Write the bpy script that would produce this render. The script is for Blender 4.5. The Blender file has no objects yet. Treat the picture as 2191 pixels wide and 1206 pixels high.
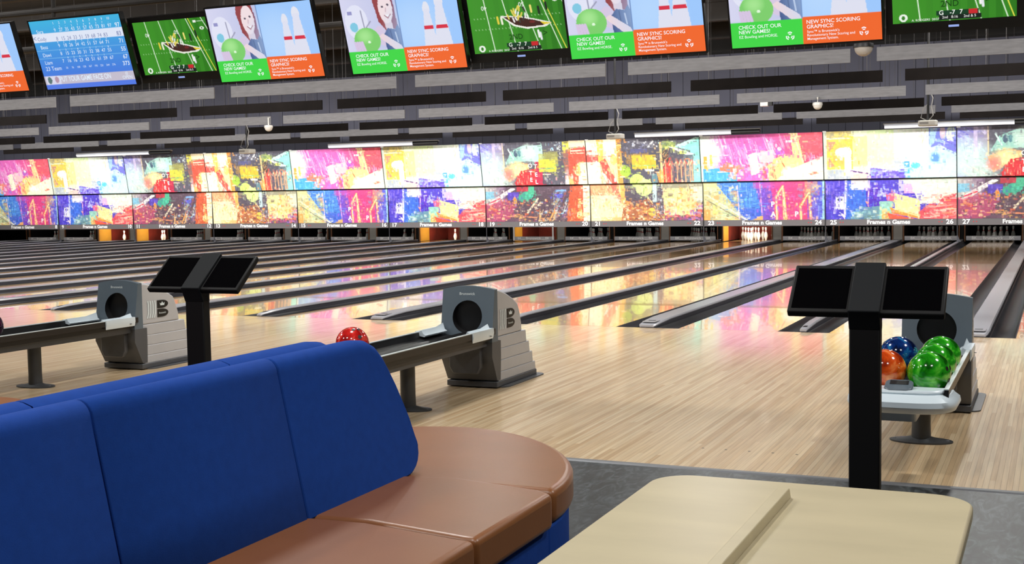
import bpy, bmesh, math, random
import numpy as np
from mathutils import Vector, Matrix

SC = bpy.context.scene
COL = SC.collection
random.seed(7)
RNG = np.random.default_rng(11)

# ------------------------------------------------------------------ camera
F_PX, IMG_W = 2656.418, 2191.0
CAM_POS = Vector((5.71659, -12.78186, 1.44708))
YAW, PITCH, ROLL = 0.4144, -0.06964, -0.01614
cam_data = bpy.data.cameras.new('camera')
cam_data.sensor_width = 36.0
cam_data.lens = 36.0 * F_PX / IMG_W
cam_data.clip_start = 0.05
cam_data.clip_end = 200
cam = bpy.data.objects.new('camera', cam_data)
COL.objects.link(cam)
_f = Vector((-math.sin(YAW) * math.cos(PITCH), math.cos(YAW) * math.cos(PITCH), math.sin(PITCH)))
_r = Vector((math.cos(YAW), math.sin(YAW), 0))
_u = _r.cross(_f)
_c, _s = math.cos(ROLL), math.sin(ROLL)
_r2 = _c * _r + _s * _u
_u2 = -_s * _r + _c * _u
_m = Matrix((_r2, _u2, -_f)).transposed().to_4x4()
_m.translation = CAM_POS
cam.matrix_world = _m
SC.camera = cam

# ------------------------------------------------------------------ view, world
SC.view_settings.view_transform = 'Standard'
SC.view_settings.look = 'None'
SC.view_settings.exposure = 0.0
SC.view_settings.gamma = 1.0
SC.view_settings.use_curve_mapping = False
SC.cycles.use_denoising = True
SC.cycles.max_bounces = 7
world = bpy.data.worlds.new('hall_ambient')
SC.world = world
world.use_nodes = True
world.node_tree.nodes['Background'].inputs[0].default_value = (0.9, 0.95, 1.0, 1)
world.node_tree.nodes['Background'].inputs[1].default_value = 0.03

# ------------------------------------------------------------------ layout constants
P = 3.3434          # pitch of a pair of lanes
HN = 0.2645         # half width of a narrow division (two gutters and a cap)
HW = 0.3531         # half width of a ball-return division
LH = 0.527          # half width of a lane
Y_MASK = 21.155
Y_BORDER = -6.53
PAIRS = list(range(-9, 2))                 # pair k carries lanes 25+2k and 26+2k


_ONES = 'zero one two three four five six seven eight nine ten eleven twelve thirteen fourteen fifteen sixteen seventeen eighteen nineteen'.split()


def num(n):
    return _ONES[n] if n < 20 else ('twenty' if n < 30 else 'thirty') + ('' if n % 10 == 0 else '-' + _ONES[n % 10])


def lane_x(n):
    k = (n - 25) // 2
    return k * P + (HN + LH if n % 2 else P - HN - LH)


# ------------------------------------------------------------------ house lights and added fill
def area_light(name, loc, target, energy, sx, sy=None, color=(1, 1, 1), spread=180):
    d = bpy.data.lights.new(name, 'AREA')
    d.energy = energy
    d.color = color
    d.spread = math.radians(spread)
    if sy is None:
        d.shape = 'DISK'
        d.size = sx
    else:
        d.shape = 'RECTANGLE'
        d.size = sx
        d.size_y = sy
    o = bpy.data.objects.new(name, d)
    COL.objects.link(o)
    o.location = loc
    o.rotation_euler = (Vector(target) - Vector(loc)).to_track_quat('-Z', 'Y').to_euler()
    return o


HOUSE = (1.0, 0.975, 0.94)
for k in (-4, -2, 0, 2):
    x = k * P + 1.2
    area_light('house_downlight', (x, -5.6, 5.2), (x, -5.3, 0), 195, 0.8, color=HOUSE)
for k in range(-1, 3):
    x = k * P + 0.3
    area_light('seating_downlight', (x, -10.6, 5.2), (x, -10.4, 0), 95, 0.5, color=HOUSE)
for k in (-7, -5, -3, -1, 1):               # lamps hung above the lanes between the baffles
    x = k * P + P / 2
    area_light('lane_lamp_and_fill', (x, 5.4, 5.1), (x, 7.6, 0), 290, 0.9, color=(1, 0.97, 0.93))
for k in (-3, -2, -1, 0, 1):                # spots over the lanes aimed back at the approach
    x = (k + 0.5) * P
    area_light('approach_spot', (x, 3.4, 4.7), (x, -4.6, 0), 12, 0.3, color=HOUSE, spread=70)
for k in (-7, -5, -3, -1, 1):               # added fill row deeper over the lanes, brightens the far grey baffles
    x = k * P + P / 2
    area_light('lane_lamp_and_fill', (x, 11.7, 5.1), (x, 14.2, 0), 170, 0.9, color=(1, 0.97, 0.93))
for k in (-6, -4, -2, 0, 2):                # added fill over the lane heads, brightens baffle fronts and caps
    x = k * P
    area_light('lane_head_fill', (x, -2.0, 5.2), (x, 3.0, 0), 290, 0.9, color=(1, 0.98, 0.95))
for k in PAIRS:                             # pin lights tucked behind the foot of the masks
    x = (k + 0.5) * P
    area_light('pin_light_strip', (x, 21.55, 0.58), (x, 23.0, 0.1), 6.5, 3.0, 0.04, color=(1, 0.96, 0.9))
for k in PAIRS:                             # strips behind the baffles that wash the masking units
    x = (k + 0.5) * P
    area_light('mask_wash_strip', (x, 16.25, 3.22), (x, 21.0, 1.9), 73, 3.1, 0.12, color=(1, 0.99, 0.97), spread=120)


# ------------------------------------------------------------------ helpers
def lin(c):
    r = []
    for v in c[:3]:
        v = v / 255.0
        r.append(v / 12.92 if v <= 0.04045 else ((v + 0.055) / 1.055) ** 2.4)
    return (r[0], r[1], r[2], 1.0)


def mat(name, rgb, rough=0.5, metal=0.0, spec=0.5, emit=0.0, coat=0.0, bump=0.0, bscale=200.0, var=0.0, vscale=6.0, stretch=(1, 1, 1)):
    m = bpy.data.materials.new(name)
    m.use_nodes = True
    nt = m.node_tree
    b = nt.nodes['Principled BSDF']
    b.inputs['Base Color'].default_value = lin(rgb)
    b.inputs['Roughness'].default_value = rough
    b.inputs['Metallic'].default_value = metal
    b.inputs['Specular IOR Level'].default_value = spec
    b.inputs['Coat Weight'].default_value = coat
    b.inputs['Coat Roughness'].default_value = 0.06
    if emit > 0:
        b.inputs['Emission Color'].default_value = lin(rgb)
        b.inputs['Emission Strength'].default_value = emit
    if bump or var:
        tc = nt.nodes.new('ShaderNodeTexCoord')
        mp = nt.nodes.new('ShaderNodeMapping')
        mp.inputs['Scale'].default_value = stretch
        nt.links.new(tc.outputs['Object'], mp.inputs['Vector'])
    if bump:
        n = nt.nodes.new('ShaderNodeTexNoise')
        n.inputs['Scale'].default_value = bscale
        n.inputs['Detail'].default_value = 4
        nt.links.new(mp.outputs[0], n.inputs['Vector'])
        bp = nt.nodes.new('ShaderNodeBump')
        bp.inputs['Strength'].default_value = bump
        bp.inputs['Distance'].default_value = 0.002
        nt.links.new(n.outputs['Fac'], bp.inputs['Height'])
        nt.links.new(bp.outputs[0], b.inputs['Normal'])
    if var:
        n2 = nt.nodes.new('ShaderNodeTexNoise')
        n2.inputs['Scale'].default_value = vscale
        n2.inputs['Detail'].default_value = 6
        nt.links.new(mp.outputs[0], n2.inputs['Vector'])
        mr = nt.nodes.new('ShaderNodeMapRange')
        mr.inputs['From Min'].default_value = 0.3
        mr.inputs['From Max'].default_value = 0.7
        mr.inputs['To Min'].default_value = 1 - var
        mr.inputs['To Max'].default_value = 1 + var
        nt.links.new(n2.outputs['Fac'], mr.inputs['Value'])
        mx = nt.nodes.new('ShaderNodeMix')
        mx.data_type = 'RGBA'
        mx.blend_type = 'MULTIPLY'
        mx.inputs['Factor'].default_value = 1.0
        mx.inputs['A'].default_value = lin(rgb)
        nt.links.new(mr.outputs[0], mx.inputs['B'])
        nt.links.new(mx.outputs['Result'], b.inputs['Base Color'])
    return m


def mat_colour_attr(name, emissive, rough=0.4, strength=1.0):
    """flat print: colours come from the mesh's colour attribute"""
    m = bpy.data.materials.new(name)
    m.use_nodes = True
    nt = m.node_tree
    b = nt.nodes['Principled BSDF']
    a = nt.nodes.new('ShaderNodeAttribute')
    a.attribute_name = 'print'
    b.inputs['Roughness'].default_value = rough
    if emissive:
        b.inputs['Base Color'].default_value = (0.01, 0.01, 0.01, 1)
        b.inputs['Specular IOR Level'].default_value = 0.2
        nt.links.new(a.outputs['Color'], b.inputs['Emission Color'])
        b.inputs['Emission Strength'].default_value = strength
    else:
        nt.links.new(a.outputs['Color'], b.inputs['Base Color'])
        b.inputs['Specular IOR Level'].default_value = 0.3
    return m


def mat_boards(name, tones, board_w, board_l, rough, grain=0.12, spec=0.5, coat=0.0, coat_rough=0.03, seam=0.35, bumpy=0.0):
    """strip flooring: narrow boards along y, tone of each board from its world position"""
    m = bpy.data.materials.new(name)
    m.use_nodes = True
    nt = m.node_tree
    N, K = nt.nodes.new, nt.links.new
    b = nt.nodes['Principled BSDF']
    geo = N('ShaderNodeNewGeometry')
    sep = N('ShaderNodeSeparateXYZ')
    K(geo.outputs['Position'], sep.inputs[0])

    def math_node(op, a, bb=None):
        n = N('ShaderNodeMath')
        n.operation = op
        for i, v in enumerate((a, bb)):
            if v is None:
                continue
            if isinstance(v, (int, float)):
                n.inputs[i].default_value = v
            else:
                K(v, n.inputs[i])
        return n.outputs[0]
    xs = math_node('DIVIDE', sep.outputs['X'], board_w)
    xi = math_node('FLOOR', xs)
    w1 = N('ShaderNodeTexWhiteNoise')
    w1.noise_dimensions = '1D'
    K(xi, w1.inputs['W'])
    yo = math_node('MULTIPLY', w1.outputs['Value'], 9.0)
    ys = math_node('ADD', math_node('DIVIDE', sep.outputs['Y'], board_l), yo)
    yi = math_node('FLOOR', ys)
    cmb = N('ShaderNodeCombineXYZ')
    K(xi, cmb.inputs[0])
    K(yi, cmb.inputs[1])
    w2 = N('ShaderNodeTexWhiteNoise')
    w2.noise_dimensions = '2D'
    K(cmb.outputs[0], w2.inputs['Vector'])
    ramp = N('ShaderNodeValToRGB')
    ramp.color_ramp.interpolation = 'LINEAR'
    els = ramp.color_ramp.elements
    while len(els) < len(tones):
        els.new(0.5)
    for i, t in enumerate(tones):
        els[i].position = i / (len(tones) - 1)
        els[i].color = lin(t)
    K(w2.outputs['Value'], ramp.inputs[0])
    # grain
    mp = N('ShaderNodeMapping')
    mp.inputs['Scale'].default_value = (60, 2.2, 1)
    K(geo.outputs['Position'], mp.inputs['Vector'])
    nz = N('ShaderNodeTexNoise')
    nz.inputs['Scale'].default_value = 1.0
    nz.inputs['Detail'].default_value = 5
    K(mp.outputs[0], nz.inputs['Vector'])
    mr = N('ShaderNodeMapRange')
    mr.inputs['From Min'].default_value = 0.3
    mr.inputs['From Max'].default_value = 0.7
    mr.inputs['To Min'].default_value = 1 - grain
    mr.inputs['To Max'].default_value = 1 + grain * 0.6
    K(nz.outputs['Fac'], mr.inputs['Value'])
    # joint line between boards
    fr = math_node('FRACT', xs)
    e = math_node('ABSOLUTE', math_node('SUBTRACT', fr, 0.5))
    j = math_node('GREATER_THAN', e, 0.455)
    jf = math_node('SUBTRACT', 1.0, math_node('MULTIPLY', j, seam))
    tot = math_node('MULTIPLY', mr.outputs[0], jf)
    mx = N('ShaderNodeMix')
    mx.data_type = 'RGBA'
    mx.blend_type = 'MULTIPLY'
    mx.inputs['Factor'].default_value = 1.0
    K(ramp.outputs['Color'], mx.inputs['A'])
    K(tot, mx.inputs['B'])
    K(mx.outputs['Result'], b.inputs['Base Color'])
    b.inputs['Roughness'].default_value = rough
    b.inputs['Specular IOR Level'].default_value = spec
    b.inputs['Coat Weight'].default_value = coat
    b.inputs['Coat Roughness'].default_value = coat_rough
    if bumpy:
        mp2 = N('ShaderNodeMapping')
        mp2.inputs['Scale'].default_value = (9, 1.2, 1)
        K(geo.outputs['Position'], mp2.inputs['Vector'])
        n3 = N('ShaderNodeTexNoise')
        n3.inputs['Scale'].default_value = 1.0
        n3.inputs['Detail'].default_value = 2
        K(mp2.outputs[0], n3.inputs['Vector'])
        bp = N('ShaderNodeBump')
        bp.inputs['Strength'].default_value = bumpy
        bp.inputs['Distance'].default_value = 0.004
        K(n3.outputs['Fac'], bp.inputs['Height'])
        K(bp.outputs[0], b.inputs['Normal'])
        K(bp.outputs[0], b.inputs['Coat Normal'])
    return m


_text_cache = {}


def text_mesh(s, heavy):
    key = (s, heavy)
    if key not in _text_cache:
        c = bpy.data.curves.new('glyphs', 'FONT')
        c.body = s
        c.align_x = 'CENTER'
        c.align_y = 'CENTER'
        c.offset = heavy
        c.resolution_u = 3
        o = bpy.data.objects.new('glyphs', c)
        COL.objects.link(o)
        dg = bpy.context.evaluated_depsgraph_get()
        me = bpy.data.meshes.new_from_object(o.evaluated_get(dg))
        v = np.array([x.co[:] for x in me.vertices]) if len(me.vertices) else np.zeros((0, 3))
        f = [list(p.vertices) for p in me.polygons]
        bpy.data.objects.remove(o)
        bpy.data.curves.remove(c)
        bpy.data.meshes.remove(me)
        _text_cache[key] = (v, f)
    return _text_cache[key]


class MB:
    """collects shapes for ONE mesh object"""

    def __init__(self):
        self.v, self.f, self.m = [], [], []

    def raw(self, verts, faces, mi=0):
        n = len(self.v)
        self.v += [tuple(p) for p in verts]
        self.f += [tuple(i + n for i in f) for f in faces]
        self.m += [mi] * len(faces)
        return self

    def box(self, x0, x1, y0, y1, z0, z1, mi=0):
        vs = [(x, y, z) for z in (z0, z1) for y in (y0, y1) for x in (x0, x1)]
        return self.raw(vs, [(0, 2, 3, 1), (4, 5, 7, 6), (0, 1, 5, 4), (2, 6, 7, 3), (0, 4, 6, 2), (1, 3, 7, 5)], mi)

    def prism(self, pts, a, b, axis='z', mi=0):
        """extrude a 2-D outline; pts in (y,z) for axis x, (x,z) for y, (x,y) for z"""
        def P3(p, t):
            if axis == 'x':
                return (t, p[0], p[1])
            if axis == 'y':
                return (p[0], t, p[1])
            return (p[0], p[1], t)
        n = len(pts)
        ar = sum(pts[i][0] * pts[(i + 1) % n][1] - pts[(i + 1) % n][0] * pts[i][1] for i in range(n))
        pp = pts if ar > 0 else pts[::-1]
        if axis == 'y':
            pp = pp[::-1]
        vs = [P3(p, a) for p in pp] + [P3(p, b) for p in pp]
        fs = [tuple(range(n))[::-1], tuple(range(n, 2 * n))]
        fs += [(i, (i + 1) % n, n + (i + 1) % n, n + i) for i in range(n)]
        if b < a:
            fs = [f[::-1] for f in fs]
        return self.raw(vs, fs, mi)

    def loft(self, rings, mi=0, caps=True, closed=True):
        n = len(rings[0])
        base = len(self.v)
        for r in rings:
            self.v += [tuple(p) for p in r]
        rng = range(n) if closed else range(n - 1)
        for i in range(len(rings) - 1):
            for j in rng:
                a = base + i * n + j
                b2 = base + i * n + (j + 1) % n
                self.f.append((a, b2, b2 + n, a + n))
                self.m.append(mi)
        if caps and closed:
            self.f.append(tuple(base + j for j in range(n))[::-1])
            self.f.append(tuple(base + (len(rings) - 1) * n + j for j in range(n)))
            self.m += [mi, mi]
        return self

    def lathe(self, prof, seg=16, c=(0, 0, 0), mi=0):
        rings = [[(c[0] + r * math.cos(2 * math.pi * j / seg), c[1] + r * math.sin(2 * math.pi * j / seg), c[2] + z) for j in range(seg)] for r, z in prof]
        return self.loft(rings, mi)

    def tube(self, path, r, seg=8, mi=0):
        rings = []
        pts = [Vector(p) for p in path]
        for i, p in enumerate(pts):
            d = (pts[min(i + 1, len(pts) - 1)] - pts[max(i - 1, 0)]).normalized()
            up = Vector((0, 0, 1)) if abs(d.z) < 0.9 else Vector((0, 1, 0))
            a = d.cross(up).normalized()
            b = a.cross(d).normalized()
            rings.append([tuple(p + r * (math.cos(t) * a + math.sin(t) * b)) for t in [2 * math.pi * j / seg for j in range(seg)]])
        return self.loft(rings, mi)

    def ball(self, c, r, seg=32, ring=18, mi=0, squash=1.0):
        prof = [(r * math.sin(math.pi * i / ring), -r * squash * math.cos(math.pi * i / ring)) for i in range(ring + 1)]
        prof[0] = (1e-4, prof[0][1])
        prof[-1] = (1e-4, prof[-1][1])
        return self.lathe(prof, seg, c, mi)

    def disc(self, c, n, r, seg=14, mi=0):
        n = Vector(n).normalized()
        up = Vector((0, 0, 1)) if abs(n.z) < 0.9 else Vector((1, 0, 0))
        a = n.cross(up).normalized()
        b = n.cross(a).normalized()
        c = Vector(c)
        return self.raw([c + r * (math.cos(2 * math.pi * j / seg) * a + math.sin(2 * math.pi * j / seg) * b) for j in range(seg)], [tuple(range(seg))[::-1]], mi)

    def text(self, s, c, xd, yd, size, mi=0, heavy=0.0, stretch=1.0, align='C'):
        v, f = text_mesh(s, heavy)
        if not len(v):
            return self
        c, xd, yd = Vector(c), Vector(xd).normalized(), Vector(yd).normalized()
        off = 0.0
        if align == 'L':
            off = -v[:, 0].min()
        if align == 'R':
            off = -v[:, 0].max()
        return self.raw([c + xd * ((p[0] + off) * size * stretch) + yd * (p[1] * size) for p in v], f, mi)

    def build(self, name, mats, parent=None, smooth=False, bevel=0.0, seg=2, loc=None, angle=40):
        me = bpy.data.meshes.new(name)
        me.from_pydata(self.v, [], self.f)
        for m in (mats if isinstance(mats, (list, tuple)) else [mats]):
            me.materials.append(m)
        me.polygons.foreach_set('material_index', self.m)
        bm = bmesh.new()
        bm.from_mesh(me)
        bmesh.ops.recalc_face_normals(bm, faces=bm.faces)
        bm.to_mesh(me)
        bm.free()
        if smooth:
            me.polygons.foreach_set('use_smooth', [True] * len(me.polygons))
            me.set_sharp_from_angle(angle=math.radians(angle))
        me.update()
        o = bpy.data.objects.new(name, me)
        COL.objects.link(o)
        if parent is not None:
            o.parent = parent
        if loc:
            o.location = loc
        if bevel:
            b = o.modifiers.new('bevel', 'BEVEL')
            b.width = bevel
            b.segments = seg
            b.limit_method = 'ANGLE'
            b.angle_limit = math.radians(35)
            b.harden_normals = False
            if smooth is False:
                me.polygons.foreach_set('use_smooth', [True] * len(me.polygons))
                me.set_sharp_from_angle(angle=math.radians(35))
        return o


def tag(o, label=None, cat=None, group=None, kind=None):
    if label:
        o['label'] = label
    if cat:
        o['category'] = cat
    if group:
        o['group'] = group
    if kind:
        o['kind'] = kind
    return o


def thing(name, label, cat, loc=(0, 0, 0), group=None):
    o = bpy.data.objects.new(name, None)
    o.empty_display_size = 0.1
    COL.objects.link(o)
    o.location = loc
    return tag(o, label, cat, group)


def copy_tree(o, parent=None):
    c = o.copy()
    COL.objects.link(c)
    c.parent = parent
    for ch in list(o.children):
        copy_tree(ch, c)
    return c


def rounded_rect(x0, x1, y0, y1, r, n=6):
    pts = []
    for cx, cy, a0 in ((x1 - r, y0 + r, -90), (x1 - r, y1 - r, 0), (x0 + r, y1 - r, 90), (x0 + r, y0 + r, 180)):
        for i in range(n + 1):
            a = math.radians(a0 + 90 * i / n)
            pts.append((cx + r * math.cos(a), cy + r * math.sin(a)))
    return pts


# ------------------------------------------------------------------ flat prints painted on a fine grid
class Canvas:
    """colour print on a grid; coordinates 0..1, x to the right, y DOWN"""

    def __init__(self, w, h, base):
        self.w, self.h = w, h
        self.a = np.ones((h, w, 3)) * np.array(base, float)
        self.X, self.Y = np.meshgrid((np.arange(w) + 0.5) / w, (np.arange(h) + 0.5) / h)

    def put(self, mask, c, al=1.0):
        k = (mask.astype(float) * al)[..., None]
        self.a = self.a * (1 - k) + np.array(c, float) * k
        return self

    def rect(self, x0, y0, x1, y1, c, al=1.0):
        return self.put((self.X >= x0) & (self.X < x1) & (self.Y >= y0) & (self.Y < y1), c, al)

    def ell(self, cx, cy, rx, ry, c, al=1.0):
        return self.put(((self.X - cx) / rx) ** 2 + ((self.Y - cy) / ry) ** 2 <= 1, c, al)

    def soft(self, cx, cy, rx, ry, c, al=1.0):
        d = ((self.X - cx) / rx) ** 2 + ((self.Y - cy) / ry) ** 2
        return self.put(np.clip(1 - d, 0, 1), c, al)

    def poly(self, pts, c, al=1.0):
        ins = np.zeros(self.X.shape, bool)
        n = len(pts)
        for i in range(n):
            (x0, y0), (x1, y1) = pts[i], pts[(i + 1) % n]
            if y0 == y1:
                continue
            cond = (self.Y > min(y0, y1)) & (self.Y <= max(y0, y1))
            xi = x0 + (self.Y - y0) / (y1 - y0) * (x1 - x0)
            ins ^= cond & (self.X < xi)
        return self.put(ins, c, al)

    def line(self, x0, y0, x1, y1, t, c, al=1.0):
        asp = self.w / self.h
        px, py = self.X * asp, self.Y
        ax, ay, bx, by = x0 * asp, y0, x1 * asp, y1
        dx, dy = bx - ax, by - ay
        q = np.clip(((px - ax) * dx + (py - ay) * dy) / (dx * dx + dy * dy + 1e-9), 0, 1)
        d = np.hypot(px - ax - q * dx, py - ay - q * dy)
        return self.put(np.clip((t - d) * self.h + 0.5, 0, 1), c, al)

    def lines(self, pts, t, c, al=1.0):
        for a, b in zip(pts[:-1], pts[1:]):
            self.line(*a, *b, t, c, al)
        return self

    def hgrad(self, x0, x1, c0, c1, y0=0.0, y1=1.0, al=1.0):
        t = np.clip((self.X - x0) / max(x1 - x0, 1e-6), 0, 1)[..., None]
        col = np.array(c0, float) * (1 - t) + np.array(c1, float) * t
        k = (((self.X >= x0) & (self.X <= x1) & (self.Y >= y0) & (self.Y <= y1)).astype(float) * al)[..., None]
        self.a = self.a * (1 - k) + col * k
        return self

    def speck(self, x0, y0, x1, y1, n, sw, sh, cols, al=0.9):
        for _ in range(n):
            w, h = RNG.uniform(0.3, 1) * sw, RNG.uniform(0.3, 1) * sh
            x, y = RNG.uniform(x0, x1 - w * 0.5), RNG.uniform(y0, y1 - h * 0.5)
            self.rect(x, y, x + w, y + h, cols[RNG.integers(len(cols))], al * RNG.uniform(0.6, 1))
        return self

    def streaks(self, x0, y0, x1, y1, n, dx, dy, t, cols, al=0.7):
        for _ in range(n):
            x, y = RNG.uniform(x0, x1), RNG.uniform(y0, y1)
            s = RNG.uniform(0.35, 1)
            self.line(x, y, min(max(x + dx * s, x0), x1), min(y + dy * s, y1), t * RNG.uniform(0.5, 1), cols[RNG.integers(len(cols))], al * RNG.uniform(0.5, 1))
        return self

    def detail(self, n, amp):
        """fine broken brushwork over the whole print"""
        for _ in range(n):
            w, h = RNG.uniform(0.004, 0.02), RNG.uniform(0.02, 0.09)
            if RNG.random() < 0.35:
                w, h = w * 2.2, h * 0.4
            x, y = RNG.uniform(0, 1), RNG.uniform(0, 1)
            ix0, ix1 = int(x * self.w), max(int((x + w) * self.w), int(x * self.w) + 1)
            iy0, iy1 = int(y * self.h), max(int((y + h) * self.h), int(y * self.h) + 1)
            blk = self.a[iy0:iy1, ix0:ix1]
            if blk.size:
                j = RNG.integers(0, self.w), RNG.integers(0, self.h)
                src = self.a[min(max(iy0 + RNG.integers(-9, 10), 0), self.h - 1), min(max(ix0 + RNG.integers(-14, 15), 0), self.w - 1)]
                f = RNG.uniform(0.2, 0.75)
                self.a[iy0:iy1, ix0:ix1] = np.clip((blk * (1 - f) + src * f) * RNG.uniform(1 - amp, 1 + amp) + RNG.uniform(-6, 14), 0, 255)
        self.a = 255 * (np.clip(self.a, 0, 255) / 255) ** 0.88
        return self

    def mesh(self, name, corner, xd, yd, material):
        """quad grid: corner = top left, xd across, yd downwards (full extents)"""
        w, h = self.w, self.h
        gx, gy = np.meshgrid(np.linspace(0, 1, w), np.linspace(0, 1, h))
        co = np.array(corner)[None, None] + gx[..., None] * np.array(xd) + gy[..., None] * np.array(yd)
        idx = np.arange(w * h).reshape(h, w)
        q = np.stack([idx[:-1, :-1], idx[1:, :-1], idx[1:, 1:], idx[:-1, 1:]], -1).reshape(-1, 4)
        me = bpy.data.meshes.new(name)
        me.vertices.add(w * h)
        me.vertices.foreach_set('co', co.reshape(-1).astype(np.float32))
        nq = len(q)
        me.loops.add(nq * 4)
        me.loops.foreach_set('vertex_index', q.reshape(-1).astype(np.int32))
        me.polygons.add(nq)
        me.polygons.foreach_set('loop_start', (np.arange(nq) * 4).astype(np.int32))
        me.update(calc_edges=True)
        ca = me.color_attributes.new('print', 'FLOAT_COLOR', 'POINT')
        s = np.clip(self.a, 0, 255) / 255.0
        l = np.where(s <= 0.04045, s / 12.92, ((s + 0.055) / 1.055) ** 2.4)
        rgba = np.concatenate([l, np.ones((h, w, 1))], -1)
        ca.data.foreach_set('color', rgba.reshape(-1).astype(np.float32))
        me.materials.append(material)
        return me


def link_mesh(name, me, parent=None, loc=None):
    o = bpy.data.objects.new(name, me)
    COL.objects.link(o)
    if parent is not None:
        o.parent = parent
    if loc:
        o.location = loc
    return o


# ------------------------------------------------------------------ materials
M_APPROACH = mat_boards('approach_boards', [(200, 168, 126), (214, 186, 146), (224, 200, 162), (208, 178, 138)], 0.027, 2.4, 0.45, grain=0.16, seam=0.22, coat=0.85, coat_rough=0.085)
M_LANE = mat_boards('lane_boards', [(186, 148, 98), (200, 164, 114), (192, 154, 104)], 0.027, 1.6, 0.10, grain=0.07, seam=0.12, coat=0.4, coat_rough=0.012, bumpy=0.022)
M_SLATEFLOOR = None


def make_dark_floor():
    m = bpy.data.materials.new('grey_woodgrain_vinyl')
    m.use_nodes = True
    nt = m.node_tree
    N, K = nt.nodes.new, nt.links.new
    b = nt.nodes['Principled BSDF']
    geo = N('ShaderNodeNewGeometry')
    mp = N('ShaderNodeMapping')
    mp.inputs['Scale'].default_value = (6.0, 2.2, 1)
    K(geo.outputs['Position'], mp.inputs['Vector'])
    nz = N('ShaderNodeTexNoise')
    nz.inputs['Scale'].default_value = 2.6
    nz.inputs['Detail'].default_value = 7
    nz.inputs['Distortion'].default_value = 2.2
    K(mp.outputs[0], nz.inputs['Vector'])
    ramp = N('ShaderNodeValToRGB')
    e = ramp.color_ramp.elements
    e[0].position, e[0].color = 0.36, lin((16, 19, 21))
    e[1].position, e[1].color = 0.66, lin((68, 75, 78))
    e.new(0.5).color = lin((36, 41, 44))
    K(nz.outputs['Fac'], ramp.inputs[0])
    K(ramp.outputs[0], b.inputs['Base Color'])
    b.inputs['Roughness'].default_value = 0.42
    return m


M_SLATEFLOOR = make_dark_floor()
M_STEEL = mat('brushed_steel', (112, 114, 118), 0.5, 0.3)
M_CEIL = mat('black_ceiling_paint', (26, 25, 24), 0.9, var=0.25, vscale=1.5)
M_BEAM = mat('dark_brown_steel', (44, 40, 37), 0.8, var=0.2, vscale=3)
M_WALL = mat('blue_grey_wall', (76, 76, 87), 0.8, spec=0.2, var=0.08, vscale=1.0)
M_DARKWALL = mat('dark_wall', (48, 46, 46), 0.9)
M_GREYBOARD = mat('grey_fibre_board', (124, 124, 127), 0.85, spec=0.2, var=0.13, vscale=5.0, stretch=(1, 1, 6))
M_BLACKBOARD = mat('black_fibre_board', (15, 12, 11), 0.9, spec=0.08, var=0.2, vscale=4)
M_WIRE = mat('hanging_wire', (70, 68, 68), 0.6)
M_GUTTER = mat('charcoal_gutter', (42, 42, 47), 0.42, var=0.12, vscale=5)
M_CAP = mat('grey_cap', (160, 160, 166), 0.27, spec=0.5)
M_CAPSIDE = mat('dark_cap_side', (66, 66, 72), 0.4)
M_SLOT = mat('black_slot', (14, 14, 15), 0.5)
M_BLACK = mat('black_metal', (13, 13, 15), 0.5)
M_PITBLACK_SHADE = mat('pit_black_and_shade', (10, 9, 9), 0.9)  # black surfaces, and painted shade inside the unlit pin decks
M_PITRED = mat('red_pit_curtain', (120, 34, 18), 0.8, var=0.25, vscale=3)
M_KICKWOOD = mat('amber_kickback', (224, 160, 58), 0.5, var=0.1, vscale=2)
M_WOODEDGE = mat('brown_wood_edge', (128, 84, 54), 0.6, var=0.15, vscale=8)
M_KICKGREY = mat('grey_kickback_plate', (150, 146, 140), 0.5)
M_BAR = mat('grey_sweep_bar', (176, 175, 180), 0.45)
M_WHITE = mat('white_print', (244, 244, 244), 0.5)
M_STRIP = mat('grey_number_strip', (104, 100, 102), 0.5)
M_RED = mat('red_print', (196, 40, 48), 0.5)
M_PINWHITE = mat('white_pin', (238, 236, 230), 0.25, spec=0.6)
M_PINRED = mat('red_pin_stripe', (205, 40, 45), 0.3)
M_PRINT = mat_colour_attr('mural_print', False, 0.45)
M_SCREENPRINT = mat_colour_attr('lit_screen_print', True, 0.3, 1.0)

# ------------------------------------------------------------------ setting: floors
o = MB().box(-40, 14, -22, Y_BORDER, -0.1, 0).build('floor', M_SLATEFLOOR)
tag(o, 'dark grey wood-grain vinyl floor of the seating area', kind='structure')

PX0, PX1, PY1 = -1.9, 6.2, -1.35
approach = MB().box(-36, 14, Y_BORDER + 0.035, 0.0, -0.12, -0.012).build('floor', M_APPROACH)
tag(approach, 'pale maple approach floor in front of the lanes', kind='structure')
for a in ((-36, PX0 - 0.001, Y_BORDER + 0.035, PY1 - 0.002), (PX1 + 0.001, 14, Y_BORDER + 0.035, PY1 - 0.002)):
    MB().box(a[0], a[1], a[2], a[3], -0.012, 0).build('approach_panel', M_APPROACH, approach)
for i in range(-9, 4):
    MB().box(i * P + 0.001, (i + 1) * P - 0.001, PY1 + 0.002, -0.002, -0.012, 0).build('approach_panel', M_APPROACH, approach)
BW = 0.027
plank_me = None
for i in range(int(round(PX0 / BW)), int(round(PX1 / BW))):
    if plank_me is None:
        pl = MB().box(0.0002, BW - 0.0002, Y_BORDER + 0.035, PY1 - 0.002, -0.012, 0.0).build('floorboard', M_APPROACH, approach)
        plank_me = pl.data
        pl.location = (i * BW, 0, 0)
    else:
        link_mesh('floorboard', plank_me, approach, (i * BW, 0, 0))
# approach dots
for j in range(5):
    MB().lathe([(0.0001, 0.0004), (0.008, 0.0004), (0.008, -0.004)], 10, (4.42 - 0.132 * (4 - j), -5.98, 0)).build('guide_dot', M_SLOT, approach)
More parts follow.
